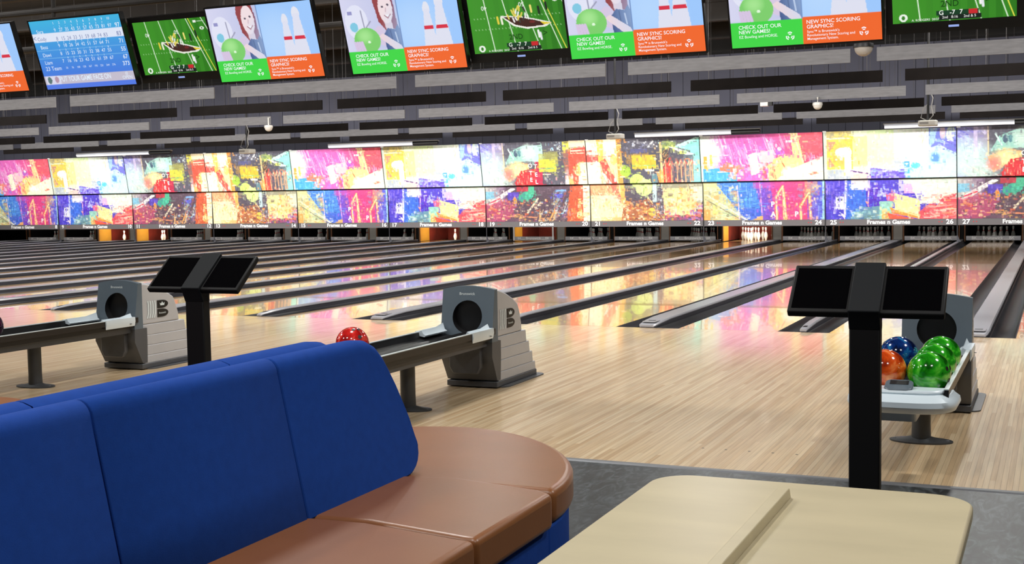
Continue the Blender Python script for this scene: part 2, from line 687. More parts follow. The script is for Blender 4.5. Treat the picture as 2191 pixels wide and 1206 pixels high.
# metal threshold between the floors
o = MB().prism([(Y_BORDER - 0.012, 0.0), (Y_BORDER + 0.047, 0.0), (Y_BORDER + 0.036, 0.006), (Y_BORDER, 0.006)], -36, 14, 'x').build('trim_1', M_STEEL)
tag(o, 'thin metal threshold strip between dark floor and maple approach', kind='structure')

# ------------------------------------------------------------------ setting: walls and ceiling
wall = MB().box(-40, 14, 21.72, 21.9, 0.75, 5.3).build('wall_back', M_DARKWALL)
tag(wall, 'blue-grey panelled wall above the masking units', kind='structure')
panel_me = None
for i in range(-69, 14):
    if panel_me is None:
        p0 = MB().box(0.006, 0.444, 21.68, 21.72, 2.6, 5.28).build('wall_panel', M_WALL, wall)
        panel_me = p0.data
        p0.location = (i * 0.45, 0, 0)
    else:
        link_mesh('wall_panel', panel_me, wall, (i * 0.45, 0, 0))
tag(MB().box(-40, 14, 21.2, 21.9, 5.3, 5.75).build('trim_2', M_CEIL), 'black header above the grey back wall', kind='structure')
tag(MB().box(-40.2, 14.2, -22, 26, 5.75, 5.9).build('ceiling', M_CEIL), 'black open ceiling over the hall', kind='structure')
tag(MB().box(-40.2, -40, -22, 26, 0, 5.75).build('wall_left', M_DARKWALL), 'dark side wall far to the left', kind='structure')
tag(MB().box(14, 14.2, -22, 26, 0, 5.75).build('wall_right', M_DARKWALL), 'dark side wall to the right', kind='structure')
tag(MB().box(-40, 14, -22.2, -22, 0, 5.75).build('wall_front', M_DARKWALL), 'dark wall behind the seating', kind='structure')
tag(MB().box(-40, 14, 25.25, 25.4, -0.3, 0.75).build('wall_pit', M_PITBLACK_SHADE), 'black wall at the back of the pits', kind='structure')
tag(MB().box(-40, 14, 21.4, 25.25, 0.62, 0.75).build('trim_3', M_PITBLACK_SHADE), 'black soffit over the pin decks', kind='structure')
tag(MB().box(-36, 14, 0.02, 25.3, -0.35, -0.2).build('floor', M_PITBLACK_SHADE), 'dark sub-floor under the lanes', kind='structure')
for j, y in enumerate((-1.0, 2.2, 5.4, 8.6, 11.8, 15.0, 18.2)):
    b = MB()
    b.box(-40, 14, y - 0.09, y + 0.09, 5.28, 5.32).box(-40, 14, y - 0.09, y + 0.09, 5.7, 5.75).box(-40, 14, y - 0.012, y + 0.012, 5.32, 5.7)
    o = b.build('ceiling_beam', M_BEAM)
    tag(o, 'dark steel ceiling beam, %s counted from the monitors back' % 'first second third fourth fifth sixth seventh'.split()[j], 'beam', 'ceiling beams')

# ------------------------------------------------------------------ lanes
DECK_Y = 22.75
lane_proto = None


def gutter_mesh(x0, x1):
    """open channel between x0 and x1, from the foul line to the pit"""
    n = 8
    w = (x1 - x0) / 2
    cx = (x0 + x1) / 2
    prof = [(x0, 0.0)] + [(cx - (w - 0.012) * math.cos(math.pi * i / n), -0.006 - 0.075 * math.sin(math.pi * i / n)) for i in range(n + 1)] + [(x1, 0.0)]
    under = [(x1, -0.12), (x0, -0.12)]
    ring = prof + under
    b = MB()
    b.loft([[(p[0], y, p[1]) for p in ring] for y in (0.004, 24.9)])
    return b


for k in PAIRS:
    for odd in (1, 0):
        n = 25 + 2 * k + (0 if odd else 1)
        root = thing('bowling_lane', 'glossy maple bowling lane running to the number %s on the masking strip' % num(n), 'lane', (lane_x(n), 0, 0), 'bowling lanes')
        MB().box(-LH, LH, 0.004, DECK_Y, -0.12, 0.0).build('lane_bed', M_LANE, root)
        MB().box(-LH, LH, DECK_Y + 0.004, 24.9, -0.12, 0.0).build('pin_deck', M_LANE, root)
        # gutters reach to the caps of the divisions on either side
        gn, gw = HN - 0.047, HW - 0.112
        left, right = (gn, gw) if odd else (gw, gn)
        gutter_mesh(-LH - left, -LH - 0.001).build('gutter', M_GUTTER, root, smooth=True, angle=50)
        gutter_mesh(LH + 0.001, LH + right).build('gutter', M_GUTTER, root, smooth=True, angle=50)


def divider(x, half, label, wide):
    root = thing('lane_divider', label, 'divider', (x, 0, 0), 'dividers between lanes')
    h = 0.066
    # cap body: dark flanks, light rounded top, nose ramp at the foul line
    st = [(0.0, 0.030, 0.72), (0.05, 0.040, 0.86), (0.28, 0.056, 1.0), (0.55, h, 1.0), (22.98, h, 1.0)]

    def ring(y, z, s, inset, zl):
        hw = half * s - inset
        return [(-hw, y, zl), (hw, y, zl), (hw, y, z - 0.012), (hw - 0.012, y, z), (-hw + 0.012, y, z), (-hw, y, z - 0.012)]
    MB().loft([ring(y, z - 0.02, s, 0.004, -0.11) for y, z, s in st]).build('cap_flank', M_CAPSIDE, root)
    MB().loft([ring(y, z, s, 0.0, z - 0.022) for y, z, s in st]).build('cap_top', M_CAP, root, smooth=True, angle=30)
    if wide:
        MB().prism(rounded_rect(-0.075, 0.075, 0.07, 0.26, 0.02), 0.052, 0.060, 'z').build('nose_plate', M_CAP, root)
        MB().box(-0.03, 0.045, 0.17, 0.2, 0.059, 0.0625).build('grip_slot', M_SLOT, root)
    else:
        MB().box(-0.02, 0.02, 0.1, 0.2, 0.046, 0.0495).build('grip_slot', M_SLOT, root)
    return root


for k in range(-9, 3):
    divider(k * P, 0.046, 'narrow grey divider cap between lanes %s and %s' % (num(24 + 2 * k), num(25 + 2 * k)), False)
for k in PAIRS:
    divider((k + 0.5) * P, 0.111, 'wide grey ball-track cap between lanes %s and %s' % (num(25 + 2 * k), num(26 + 2 * k)), True)

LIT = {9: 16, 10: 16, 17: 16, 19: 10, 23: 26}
# ------------------------------------------------------------------ pin decks: kickbacks, sweep bars, pins
def kickback(x, half, label, wide, nl):
    root = thing('kickback_wall', label, 'partition', (x, 0, 0), 'partitions between pin decks')
    y0, y1 = 23.02, 25.2
    for s in (-1, 1):
        e = 0.035 if wide else 0.03
        xa, xb = sorted((s * half, s * (half - e)))
        MB().box(xa, xb, y0, y0 + 0.05, 0.0, 0.62).build('wood_edge', M_WOODEDGE, root)
        xa, xb = sorted((s * half, s * (half - 0.02)))
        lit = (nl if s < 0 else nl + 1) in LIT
        MB().box(xa, xb, y0 + 0.05, y0 + 0.68, 0.0, 0.62).build('side_board', M_KICKWOOD if lit else M_PITBLACK_SHADE, root)  # amber board; black in unlit lanes puts their shade into the colour
        MB().box(xa, xb, y0 + 0.68, y1, 0.0, 0.62).build('inner_board', M_PITRED if lit else M_PITBLACK_SHADE, root)  # red board, likewise painted black for the shade of unlit lanes
    MB().box(-half + 0.045, half - 0.045, y0 + 0.015, y0 + 0.04, 0.0, 0.62).build('front_plate', M_KICKGREY if wide else M_PITBLACK_SHADE, root)
    return root


for k in range(-9, 3):
    kickback(k * P, 0.088, 'narrow kickback partition between the pin decks of lanes %s and %s' % (num(24 + 2 * k), num(25 + 2 * k)), False, 24 + 2 * k)
for k in PAIRS:
    kickback((k + 0.5) * P, 0.165, 'wide kickback partition between the pin decks of lanes %s and %s' % (num(25 + 2 * k), num(26 + 2 * k)), True, 25 + 2 * k)

PIN_PROF = [(0.0255, 0.0), (0.0285, 0.006), (0.034, 0.03), (0.045, 0.065), (0.057, 0.10), (0.0606, 0.115), (0.058, 0.15), (0.048, 0.19), (0.034, 0.225),
            (0.0262, 0.25), (0.0232, 0.272), (0.0236, 0.295), (0.0265, 0.318), (0.0316, 0.338), (0.0318, 0.352), (0.028, 0.367), (0.018, 0.377), (0.006, 0.381)]


def pin_mesh():
    b = MB()
    seg = 14
    rings = [[(r * math.cos(2 * math.pi * j / seg), r * math.sin(2 * math.pi * j / seg), z) for j in range(seg)] for r, z in PIN_PROF]
    b.loft(rings)
    for i, f in enumerate(b.f):
        zc = sum(b.v[j][2] for j in f) / len(f)
        if 0.238 < zc < 0.262 or 0.284 < zc < 0.306:
            b.m[i] = 1
    return b


HEADY = 23.6
SPX, SPY = 0.1524, 0.30
PIN_POS = [(0, 0, 'head pin'), (-1, 1, 'left pin of the second row'), (1, 1, 'right pin of the second row'),
           (-2, 2, 'left pin of the third row'), (0, 2, 'middle pin of the third row'), (2, 2, 'right pin of the third row'),
           (-3, 3, 'far left pin of the last row'), (-1, 3, 'inner left pin of the last row'), (1, 3, 'inner right pin of the last row'), (3, 3, 'far right pin of the last row')]
PINS_UP = {9: [0, 2], 10: [0, 1, 2], 17: [2, 5], 19: [], 28: []}
pin_me = None
for n in range(7, 28):
    for i in PINS_UP.get(n, range(10)):
        px, py, words = PIN_POS[i]
        if pin_me is None:
            o = pin_mesh().build('bowling_pin', [M_PINWHITE, M_PINRED], None, smooth=True)
            pin_me = o.data
        else:
            o = link_mesh('bowling_pin', pin_me)
        o.location = (lane_x(n) + px * SPX, HEADY + py * SPY, 0.0)
        tag(o, 'white red-striped bowling pin on lane %s, %s' % (num(n), words), 'bowling pin', 'bowling pins on lane %s' % num(n))

for n in range(7, 29):
    up = n in (9, 10, 17, 23)
    root = thing('pinsetter', ('pinsetter opening of lane %s with its lamp on and bar raised' if up else
                               ('pinsetter opening of lane %s with a bright frame behind its lowered bar' if n == 19 else 'dark pinsetter opening of lane %s behind its lowered grey bar')) % num(n),
                 'pinsetter', (lane_x(n), 22.95, 0), 'pinsetters')
    dz = 0.42 if up else 0.0
    xl, xr = (-LH - 0.17, LH + 0.185) if n % 2 else (-LH - 0.185, LH + 0.17)
    bar = MB().prism([(-0.02, 0.035 + dz), (-0.03, 0.10 + dz), (-0.02, 0.155 + dz), (0.02, 0.155 + dz), (0.02, 0.035 + dz)], xl + 0.02, xr - 0.02, 'x').build('sweep_bar', M_BAR, root)
    if not up:
        t = MB()
        t.text('Brunswick', (0, -0.0305, 0.098), (1, 0, 0), (0, 0, 1), 0.115, heavy=0.012, stretch=1.05)
        for s in (-1, 1):
            t.text('BK', (s * 0.47, -0.0305, 0.098), (1, 0, 0), (0, 0, 1), 0.11, heavy=0.02)
            t.box(min(s * 0.28, s * 0.40), max(s * 0.28, s * 0.40), -0.0305, -0.03, 0.062, 0.074)
        t.build('bar_lettering', M_WHITE, bar)
    # pit curtain and ball cushion behind the pins
    MB().box(xl + 0.01, xr - 0.01, 2.1, 2.16, -0.02, 0.60).build('pit_curtain', M_PITRED if n in LIT else M_PITBLACK_SHADE, root)  # red curtain; unlit lanes get black as painted shade
    if n == 19:
        fr = MB().box(xl + 0.02, xl + 0.07, -0.05, -0.03, 0.03, 0.6).box(xr - 0.07, xr - 0.02, -0.05, -0.03, 0.03, 0.6)
        fr.build('bright_frame', M_WHITE, root)
    if n in LIT:
        area_light('pin_deck_lamp', (lane_x(n) + 0.1, 23.12, 0.58), (lane_x(n) - 0.1, 24.4, 0.05), LIT[n], 0.9, 0.05, color=(1, 0.93, 0.8))
        MB().box(-0.5, 0.5, 0.05, 0.11, 0.585, 0.615).build('lamp_housing', M_KICKGREY, root)


# ------------------------------------------------------------------ masking units with city mural
CW, CH = 250, 96
WHT, CRM = (252, 252, 248), (246, 244, 214)


def art_pink():
    u = Canvas(CW, CH, (224, 96, 178))
    u.hgrad(0.0, 0.16, (206, 226, 214), (224, 180, 214))
    u.hgrad(0.55, 1.0, (226, 84, 160), (226, 74, 92), 0, 0.75)
    u.streaks(0.08, 0.0, 0.62, 0.75, 150, 0.035, 0.32, 0.012, [WHT, (252, 200, 240), (240, 150, 222), (200, 90, 190)], 0.75)
    u.streaks(0.55, 0.0, 0.8, 0.45, 26, 0.05, 0.35, 0.010, [WHT, (255, 190, 220)], 0.7)
    u.soft(0.08, 0.35, 0.14, 0.35, (224, 246, 222), 0.95)
    u.rect(0.03, 0.45, 0.055, 0.72, (244, 170, 70)).rect(0.08, 0.42, 0.10, 0.66, (250, 220, 90))
    u.poly([(0.02, 0.72), (0.30, 0.70), (0.30, 1), (0.02, 1)], (70, 160, 228))
    u.streaks(0.02, 0.7, 0.28, 0.95, 24, 0.0, 0.2, 0.008, [(150, 220, 250), (40, 110, 210)], 0.7)
    u.rect(0.14, 0.78, 0.27, 0.80, WHT)
    u.poly([(0.16, 0.68), (0.22, 0.58), (0.34, 0.72), (0.30, 0.84), (0.16, 0.76)], (240, 120, 90))
    u.speck(0.22, 0.58, 0.62, 1.0, 70, 0.035, 0.10, [(226, 70, 110), (250, 240, 250), (170, 110, 210), (244, 150, 90), (250, 190, 210)], 0.8)
    u.poly([(0.40, 0.44), (0.47, 0.38), (0.49, 0.82), (0.42, 0.88)], CRM)
    u.poly([(0.48, 0.40), (0.60, 0.34), (0.62, 0.60), (0.50, 0.62)], (246, 196, 200))
    u.poly([(0.62, 0.34), (0.68, 0.30), (0.69, 0.44), (0.63, 0.46)], (176, 90, 200))
    u.ell(0.655, 0.33, 0.016, 0.04, WHT)
    u.poly([(0.745, 0.0), (0.80, 0.0), (0.85, 0.62), (0.78, 1), (0.56, 1), (0.56, 0.66), (0.68, 0.50), (0.76, 0.45)], (250, 206, 140))
    u.poly([(0.60, 0.55), (0.70, 0.45), (0.70, 1.0), (0.60, 1.0)], (246, 220, 130))
    u.speck(0.50, 0.62, 0.62, 0.98, 20, 0.03, 0.10, [(240, 100, 80), (250, 190, 120), (226, 70, 90)], 0.8)
    u.lines([(0.77, 0.0), (0.84, 0.62)], 0.012, (255, 236, 190)).lines([(0.66, 0.55), (0.71, 0.8)], 0.012, (236, 96, 70))
    u.poly([(0.80, 0.05), (1, 0.0), (1, 0.40), (0.85, 0.58)], (228, 84, 100))
    u.streaks(0.84, 0.42, 1.0, 0.6, 22, 0.012, 0.16, 0.008, [(250, 220, 255), (200, 130, 220)], 0.8)
    u.poly([(0.70, 0.80), (1, 0.50), (1, 1), (0.62, 1)], (240, 244, 206))
    u.poly([(0.88, 0.86), (0.96, 0.80), (0.96, 0.87), (0.90, 0.90)], (238, 120, 100))
    u.rect(0.71, 0.16, 0.76, 0.20, WHT).soft(0.72, 0.8, 0.06, 0.12, WHT, 0.9)

    l = Canvas(CW, CH, (66, 120, 214))
    l.hgrad(0.0, 0.12, (196, 198, 160), (150, 190, 200))
    l.poly([(0, 0), (0.10, 0), (0.36, 1), (0, 1)], (206, 200, 140))
    l.hgrad(0.52, 0.86, (206, 60, 140), (214, 60, 110))
    l.hgrad(0.86, 1.0, (120, 70, 180), (70, 90, 210))
    l.poly([(0.44, 0.0), (0.56, 0.0), (0.60, 1.0), (0.50, 1.0)], (110, 70, 190))
    l.rect(0.42, 0.02, 0.60, 0.2, (190, 70, 160), 0.7)
    l.streaks(0.11, 0.0, 0.52, 0.9, 46, 0.0, 0.25, 0.010, [(110, 210, 250), (30, 80, 200), (90, 170, 240), (180, 235, 250)], 0.75)
    l.streaks(0.11, 0.1, 0.5, 0.95, 30, 0.12, -0.03, 0.010, [(120, 215, 250), (40, 90, 210)], 0.75)
    l.rect(0.30, 0.7, 0.50, 1.0, (56, 70, 196), 0.55)
    l.speck(0.0, 0.1, 0.30, 1.0, 46, 0.05, 0.14, [(240, 220, 120), (244, 240, 190), (170, 200, 150), (230, 160, 90), (140, 140, 120)], 0.75)
    l.rect(0.0, 0.72, 0.06, 1.0, (240, 150, 70), 0.8).rect(0.085, 0.55, 0.125, 0.85, (236, 226, 120))
    l.lines([(0.04, 0.35), (0.37, 1.0)], 0.02, (240, 236, 200)).lines([(0.02, 0.45), (0.33, 1.0)], 0.012, (120, 120, 100))
    l.line(0.29, 0.1, 0.305, 1.0, 0.010, (244, 200, 235)).line(0.475, 0.0, 0.495, 0.95, 0.014, (250, 150, 210))
    l.poly([(0.42, 1.0), (0.50, 0.86), (0.50, 1.0)], (250, 170, 100))
    l.speck(0.53, 0.15, 0.86, 0.95, 60, 0.03, 0.10, [(230, 80, 120), (190, 50, 130), (240, 130, 160), (150, 50, 160)], 0.6)
    l.rect(0.84, 0.02, 0.94, 0.35, (206, 150, 110), 0.7).speck(0.78, 0.0, 0.96, 0.4, 20, 0.04, 0.1, [(220, 200, 120), (200, 90, 110), (110, 150, 190)], 0.7)
    l.streaks(0.89, 0.4, 0.99, 0.95, 24, 0.0, 0.25, 0.008, [(120, 180, 250), (60, 60, 190), (170, 210, 250)], 0.8)
    for d, c in ((0.030, (250, 150, 80)), (0.014, (255, 226, 170))):
        l.lines([(0.615, 1.0), (0.61, 0.40), (0.665, 0.14), (0.69, 1.0)], d, c)
        l.lines([(0.665, 0.14), (0.672, 1.0)], d * 0.7, c)
        l.lines([(0.812, 1.0), (0.805, 0.66), (0.875, 0.30), (0.89, 1.0)], d, c)
    l.rect(0.98, 0.0, 1.0, 1.0, (150, 200, 220))
    return u, l


def art_yellow():
    u = Canvas(CW, CH, (226, 236, 196))
    u.hgrad(0, 0.06, (190, 200, 190), (214, 226, 190))
    u.rect(0.03, 0.0, 0.22, 0.14, (186, 170, 110)).speck(0.05, 0.0, 0.22, 0.16, 16, 0.04, 0.08, [(240, 214, 120), (150, 140, 110), (226, 200, 90)], 0.7)
    u.rect(0.21, 0.12, 0.34, 0.74, (236, 230, 150))
    u.rect(0.03, 0.17, 0.23, 0.79, (240, 196, 84)).poly([(0.04, 0.22), (0.10, 0.22), (0.045, 0.46)], (196, 140, 110)).poly([(0.04, 0.54), (0.09, 0.73), (0.04, 0.74)], (196, 140, 110))
    u.poly([(0.06, 0.48), (0.13, 0.25), (0.21, 0.25), (0.21, 0.73), (0.12, 0.73)], (232, 190, 90))
    u.lines([(0.04, 0.48), (0.12, 0.22)], 0.022, (250, 206, 70)).lines([(0.05, 0.5), (0.13, 0.76)], 0.022, (250, 206, 70))
    u.lines([(0.17, 0.12), (0.23, 0.13), (0.20, 0.32), (0.17, 0.2)], 0.018, (248, 200, 70))
    u.rect(0.03, 0.8, 0.24, 1.0, (176, 186, 190)).streaks(0.03, 0.78, 0.33, 1, 26, 0, 0.18, 0.008, [(150, 150, 190), (230, 236, 220), (120, 130, 180)], 0.7)
    u.ell(0.155, 0.44, 0.062, 0.10, WHT).rect(0.165, 0.42, 0.215, 0.94, WHT).ell(0.18, 0.44, 0.04, 0.11, WHT)
    u.rect(0.34, 0.0, 0.54, 0.72, (236, 240, 190)).rect(0.34, 0.0, 0.54, 0.08, (216, 240, 176)).rect(0.42, 0.1, 0.54, 0.56, (242, 238, 200))
    u.rect(0.54, 0.0, 0.80, 0.64, (232, 246, 226)).rect(0.60, 0.3, 0.80, 0.75, (236, 248, 236))
    u.lines([(0.745, 0.02), (0.75, 0.3), (0.775, 0.05)], 0.006, (196, 170, 140))
    u.poly([(0.80, 0), (1, 0), (1, 0.6), (0.80, 0.5)], (110, 120, 214))
    u.poly([(0.81, 0.0), (0.86, 0), (0.84, 0.3), (0.80, 0.4)], (160, 200, 236)).ell(0.96, 0.14, 0.035, 0.16, (216, 236, 216)).ell(0.90, 0.10, 0.02, 0.14, (214, 190, 206))
    u.streaks(0.82, 0.2, 1.0, 0.5, 22, 0.12, 0.10, 0.018, [(80, 70, 200), (150, 190, 246), (120, 110, 220)], 0.8)
    u.poly([(0.80, 0.40), (0.88, 0.34), (1, 0.52), (1, 1), (0.60, 1), (0.62, 0.75), (0.78, 0.74)], (196, 240, 232))
    u.soft(0.845, 0.60, 0.042, 0.14, (70, 130, 240), 1.0).ell(0.845, 0.62, 0.026, 0.08, (96, 150, 246))
    u.poly([(0.54, 0.62), (0.66, 0.72), (0.62, 0.95), (0.53, 0.85)], (190, 200, 216))
    u.rect(0.615, 0.66, 0.655, 0.78, (70, 160, 232)).rect(0.615, 0.82, 0.655, 0.91, (80, 170, 236)).ell(0.70, 0.74, 0.035, 0.06, (90, 200, 226))
    u.poly([(0.36, 0.76), (0.62, 0.88), (0.62, 1), (0.36, 1)], (120, 100, 214))
    u.speck(0.36, 0.78, 0.64, 1.0, 40, 0.04, 0.10, [(70, 50, 190), (200, 210, 246), (110, 90, 220), (150, 190, 240)], 0.8)
    u.poly([(0.21, 0.84), (0.345, 0.90), (0.345, 1.0), (0.21, 1.0)], (246, 200, 190)).line(0.21, 0.83, 0.345, 0.89, 0.014, (80, 50, 120))
    u.rect(0.345, 0.65, 0.36, 1.0, WHT, 0.8)

    l = Canvas(CW, CH, (70, 56, 190))
    l.rect(0.16, 0.0, 0.34, 1.0, (56, 100, 216)).rect(0.32, 0.2, 0.44, 0.8, (70, 40, 180))
    l.streaks(0.0, 0.0, 0.18, 0.8, 30, 0, 0.3, 0.012, [(150, 140, 226), (210, 210, 246), (90, 60, 190), (190, 150, 220)], 0.7)
    l.streaks(0.0, 0.3, 0.42, 1.0, 34, 0.0, 0.2, 0.010, [(110, 160, 240), (50, 40, 180), (30, 70, 200)], 0.7)
    l.rect(0.085, 0.42, 0.15, 0.75, (226, 226, 236)).ell(0.105, 0.5, 0.008, 0.03, (60, 70, 90)).ell(0.13, 0.5, 0.008, 0.03, (60, 70, 90))
    l.line(0.165, 0.0, 0.155, 0.88, 0.022, (216, 216, 250)).poly([(0.11, 0.80), (0.16, 0.9), (0.155, 1.0)], (240, 214, 226))
    l.rect(0.205, 0.0, 0.335, 0.26, (206, 200, 206)).rect(0.205, 0.12, 0.335, 0.26, (240, 232, 232))
    l.line(0.345, 0.05, 0.335, 0.6, 0.014, (246, 200, 214)).poly([(0.31, 0.52), (0.34, 0.58), (0.34, 0.70)], (250, 150, 130))
    l.speck(0.28, 0.05, 0.62, 0.45, 46, 0.035, 0.10, [(80, 60, 200), (190, 210, 250), (110, 60, 190), (230, 240, 250)], 0.8)
    l.rect(0.57, 0.0, 0.75, 0.3, (190, 180, 220)).rect(0.61, 0.14, 0.69, 0.36, (236, 170, 214))
    l.poly([(0.66, 0.12), (1, 0.10), (1, 0.62), (0.72, 0.62)], (244, 234, 214)).rect(0.60, 0.0, 1.0, 0.12, (206, 220, 200))
    l.poly([(0.20, 0.95), (0.26, 0.7), (0.46, 0.66), (0.44, 1), (0.2, 1)], (96, 140, 160)).speck(0.2, 0.7, 0.45, 1.0, 30, 0.04, 0.08, [(150, 210, 200), (60, 90, 150), (220, 236, 220), (90, 120, 110)], 0.8)
    l.rect(0.42, 0.55, 0.52, 1.0, (140, 200, 180)).rect(0.44, 0.8, 0.5, 1.0, (246, 170, 80)).speck(0.42, 0.5, 0.56, 1, 18, 0.03, 0.1, [(120, 200, 170), (240, 200, 130), (200, 236, 214)], 0.8)
    l.poly([(0.47, 0.37), (0.545, 0.34), (0.545, 0.56), (0.48, 0.54)], (236, 90, 120))
    l.poly([(0.535, 0.36), (0.73, 0.52), (0.73, 0.98), (0.54, 0.78)], (240, 226, 150))
    l.streaks(0.54, 0.45, 0.73, 0.85, 20, 0.0, 0.2, 0.006, [(206, 190, 120), (252, 246, 200)], 0.6)
    l.poly([(0.50, 0.70), (0.735, 0.92), (0.735, 1.0), (0.52, 0.86)], (246, 140, 60)).line(0.53, 0.74, 0.73, 0.94, 0.012, (255, 220, 150))
    l.poly([(0.48, 0.84), (0.70, 1.0), (0.5, 1.0)], (226, 80, 60))
    l.poly([(0.73, 0.80), (0.80, 0.62), (0.86, 0.66), (0.90, 0.45), (1, 0.38), (1, 1), (0.73, 1)], (226, 74, 84))
    l.speck(0.73, 0.4, 1.0, 1.0, 50, 0.08, 0.05, [(236, 110, 110), (250, 206, 180), (206, 50, 80), (250, 160, 90), (246, 236, 220)], 0.8)
    l.streaks(0.74, 0.6, 1.0, 0.98, 16, 0.2, -0.06, 0.014, [(255, 230, 200), (240, 90, 90), (250, 140, 110)], 0.8)
    l.rect(0.855, 0.1, 0.86, 0.7, (226, 196, 170))
    return u, l


def art_hotel():
    u = Canvas(CW, CH, (84, 82, 94))
    u.hgrad(0.0, 0.22, (140, 140, 216), (150, 140, 160))
    u.streaks(0.0, 0.0, 0.2, 0.5, 26, 0.06, 0.1, 0.016, [(90, 90, 206), (180, 210, 246), (120, 110, 214), (226, 220, 246)], 0.8)
    u.soft(0.06, 0.62, 0.26, 0.46, (200, 236, 228), 1.0).soft(0.15, 0.9, 0.2, 0.3, (190, 214, 200), 0.9)
    u.rect(0.12, 0.0, 0.15, 0.55, (206, 190, 226), 0.8).rect(0.12, 0.5, 0.155, 0.62, WHT).line(0.222, 0.0, 0.226, 0.55, 0.012, (250, 214, 160))
    u.streaks(0.02, 0.6, 0.3, 1.0, 40, 0.07, 0.12, 0.008, [(226, 240, 226), (150, 190, 170), (244, 200, 190)], 0.6)
    u.poly([(0.24, 0.5), (0.30, 0.2), (0.42, 0.08), (0.60, 0.08), (0.60, 0.46), (0.44, 0.44)], (150, 206, 190))
    u.ell(0.345, 0.26, 0.02, 0.08, (70, 90, 110)).ell(0.38, 0.26, 0.02, 0.07, (80, 130, 140)).line(0.275, 0.16, 0.32, 0.38, 0.014, (216, 244, 236))
    u.rect(0.50, 0.08, 0.60, 0.46, (176, 240, 214)).soft(0.46, 0.25, 0.08, 0.25, (214, 236, 220), 0.9)
    u.poly([(0.22, 0.6), (0.36, 0.46), (0.46, 0.50), (0.46, 0.72), (0.36, 0.74), (0.26, 0.92)], (250, 170, 110))
    u.soft(0.35, 0.62, 0.13, 0.22, (252, 232, 160), 1.0).soft(0.27, 0.74, 0.07, 0.18, (240, 110, 110), 0.8)
    u.poly([(0.32, 0.92), (0.38, 0.66), (0.52, 0.62), (0.52, 1), (0.32, 1)], (206, 50, 56))
    u.streaks(0.33, 0.7, 0.48, 1.0, 30, 0.0, 0.12, 0.010, [(246, 130, 90), (250, 226, 180), (150, 24, 40)], 0.8)
    u.rect(0.52, 0.46, 0.585, 1.0, (176, 44, 70))
    u.rect(0.56, 0.28, 0.74, 0.58, (176, 170, 90), 0.7).rect(0.555, 0.41, 0.715, 0.70, (206, 204, 70)).rect(0.56, 0.60, 0.70, 0.64, (120, 170, 110)).rect(0.585, 0.735, 0.665, 0.765, CRM)
    u.rect(0.61, 0.24, 0.74, 0.40, (150, 150, 80), 0.7)
    u.speck(0.66, 0.0, 0.80, 0.2, 18, 0.02, 0.06, [(150, 200, 230), (226, 246, 246), (90, 120, 150)], 0.9)
    u.speck(0.6, 0.7, 0.82, 1.0, 12, 0.012, 0.03, [WHT, (150, 170, 220)], 0.9)
    u.rect(0.79, 0.02, 0.85, 0.22, (214, 204, 80))
    u.poly([(0.79, 0.24), (0.84, 0.18), (0.84, 1), (0.80, 1)], (150, 96, 84)).soft(0.82, 0.9, 0.03, 0.3, (236, 240, 246), 0.9)
    u.poly([(0.84, 0.2), (1, 0.16), (1, 1), (0.83, 1)], (232, 84, 66)).rect(0.85, 0, 1.0, 0.16, (252, 232, 190)).rect(0.86, 0.17, 0.99, 0.30, (252, 226, 190))
    u.line(0.87, 0.20, 1.0, 0.19, 0.022, (226, 70, 60)).line(0.87, 0.27, 1.0, 0.26, 0.018, (226, 70, 60))
    u.rect(0.92, 0.50, 1.0, 1.0, (250, 240, 196)).poly([(0.83, 0.8), (0.86, 0.74), (0.875, 1), (0.83, 1)], (250, 180, 110))
    u.poly([(0.90, 0.55), (0.94, 0.5), (0.94, 0.8), (0.91, 0.8)], (250, 206, 110))

    l = Canvas(CW, CH, (84, 66, 78))
    l.hgrad(0.0, 0.2, (190, 190, 180), (110, 80, 110), 0.0, 0.5)
    l.rect(0.0, 0.15, 0.09, 0.36, (120, 180, 206)).poly([(0, 0.5), (0.26, 0.05), (0.30, 0.08), (0.05, 0.56)], (236, 232, 220)).line(0.0, 0.52, 0.14, 0.35, 0.02, (226, 60, 90))
    l.poly([(0.0, 0.55), (0.2, 0.36), (0.3, 0.55), (0.22, 1), (0, 1)], (196, 70, 110), 0.7)
    l.rect(0.22, 0.18, 0.33, 0.4, (80, 60, 190), 0.8).poly([(0.33, 0.24), (0.47, 0.05), (0.47, 0.3), (0.38, 0.48), (0.32, 0.4)], (60, 160, 130))
    l.rect(0.42, 0.0, 0.475, 0.25, (70, 170, 130)).rect(0.31, 0.0, 0.42, 0.16, (190, 44, 56), 0.8)
    l.poly([(0.26, 0.4), (0.29, 0.28), (0.31, 0.42), (0.30, 0.58), (0.26, 0.55)], (250, 150, 60))
    l.speck(0.0, 0.35, 0.72, 1.0, 170, 0.035, 0.07, [(246, 150, 70), (252, 236, 200), (226, 60, 60), (250, 190, 90), (110, 60, 120), (206, 90, 60), (70, 50, 60), (252, 210, 150)], 0.85)
    l.speck(0.5, 0.4, 0.8, 1.0, 20, 0.03, 0.06, [(110, 170, 214), (226, 240, 246)], 0.8)
    l.line(0.41, 0.75, 0.51, 0.36, 0.022, (250, 230, 190)).streaks(0.52, 0.62, 0.7, 1.0, 18, -0.05, 0.3, 0.014, [(252, 226, 170), (250, 170, 90)], 0.9)
    l.ell(0.30, 1.02, 0.12, 0.12, (96, 70, 86)).line(0.2, 0.85, 0.5, 0.88, 0.012, (236, 150, 110))
    l.streaks(0.66, 0.08, 0.84, 0.9, 30, -0.05, 0.35, 0.016, [(236, 246, 240), (150, 200, 200), (110, 90, 180), (220, 110, 120)], 0.8)
    l.rect(0.68, 0.12, 0.78, 0.18, (120, 170, 240)).rect(0.67, 0.24, 0.75, 0.34, (80, 80, 206))
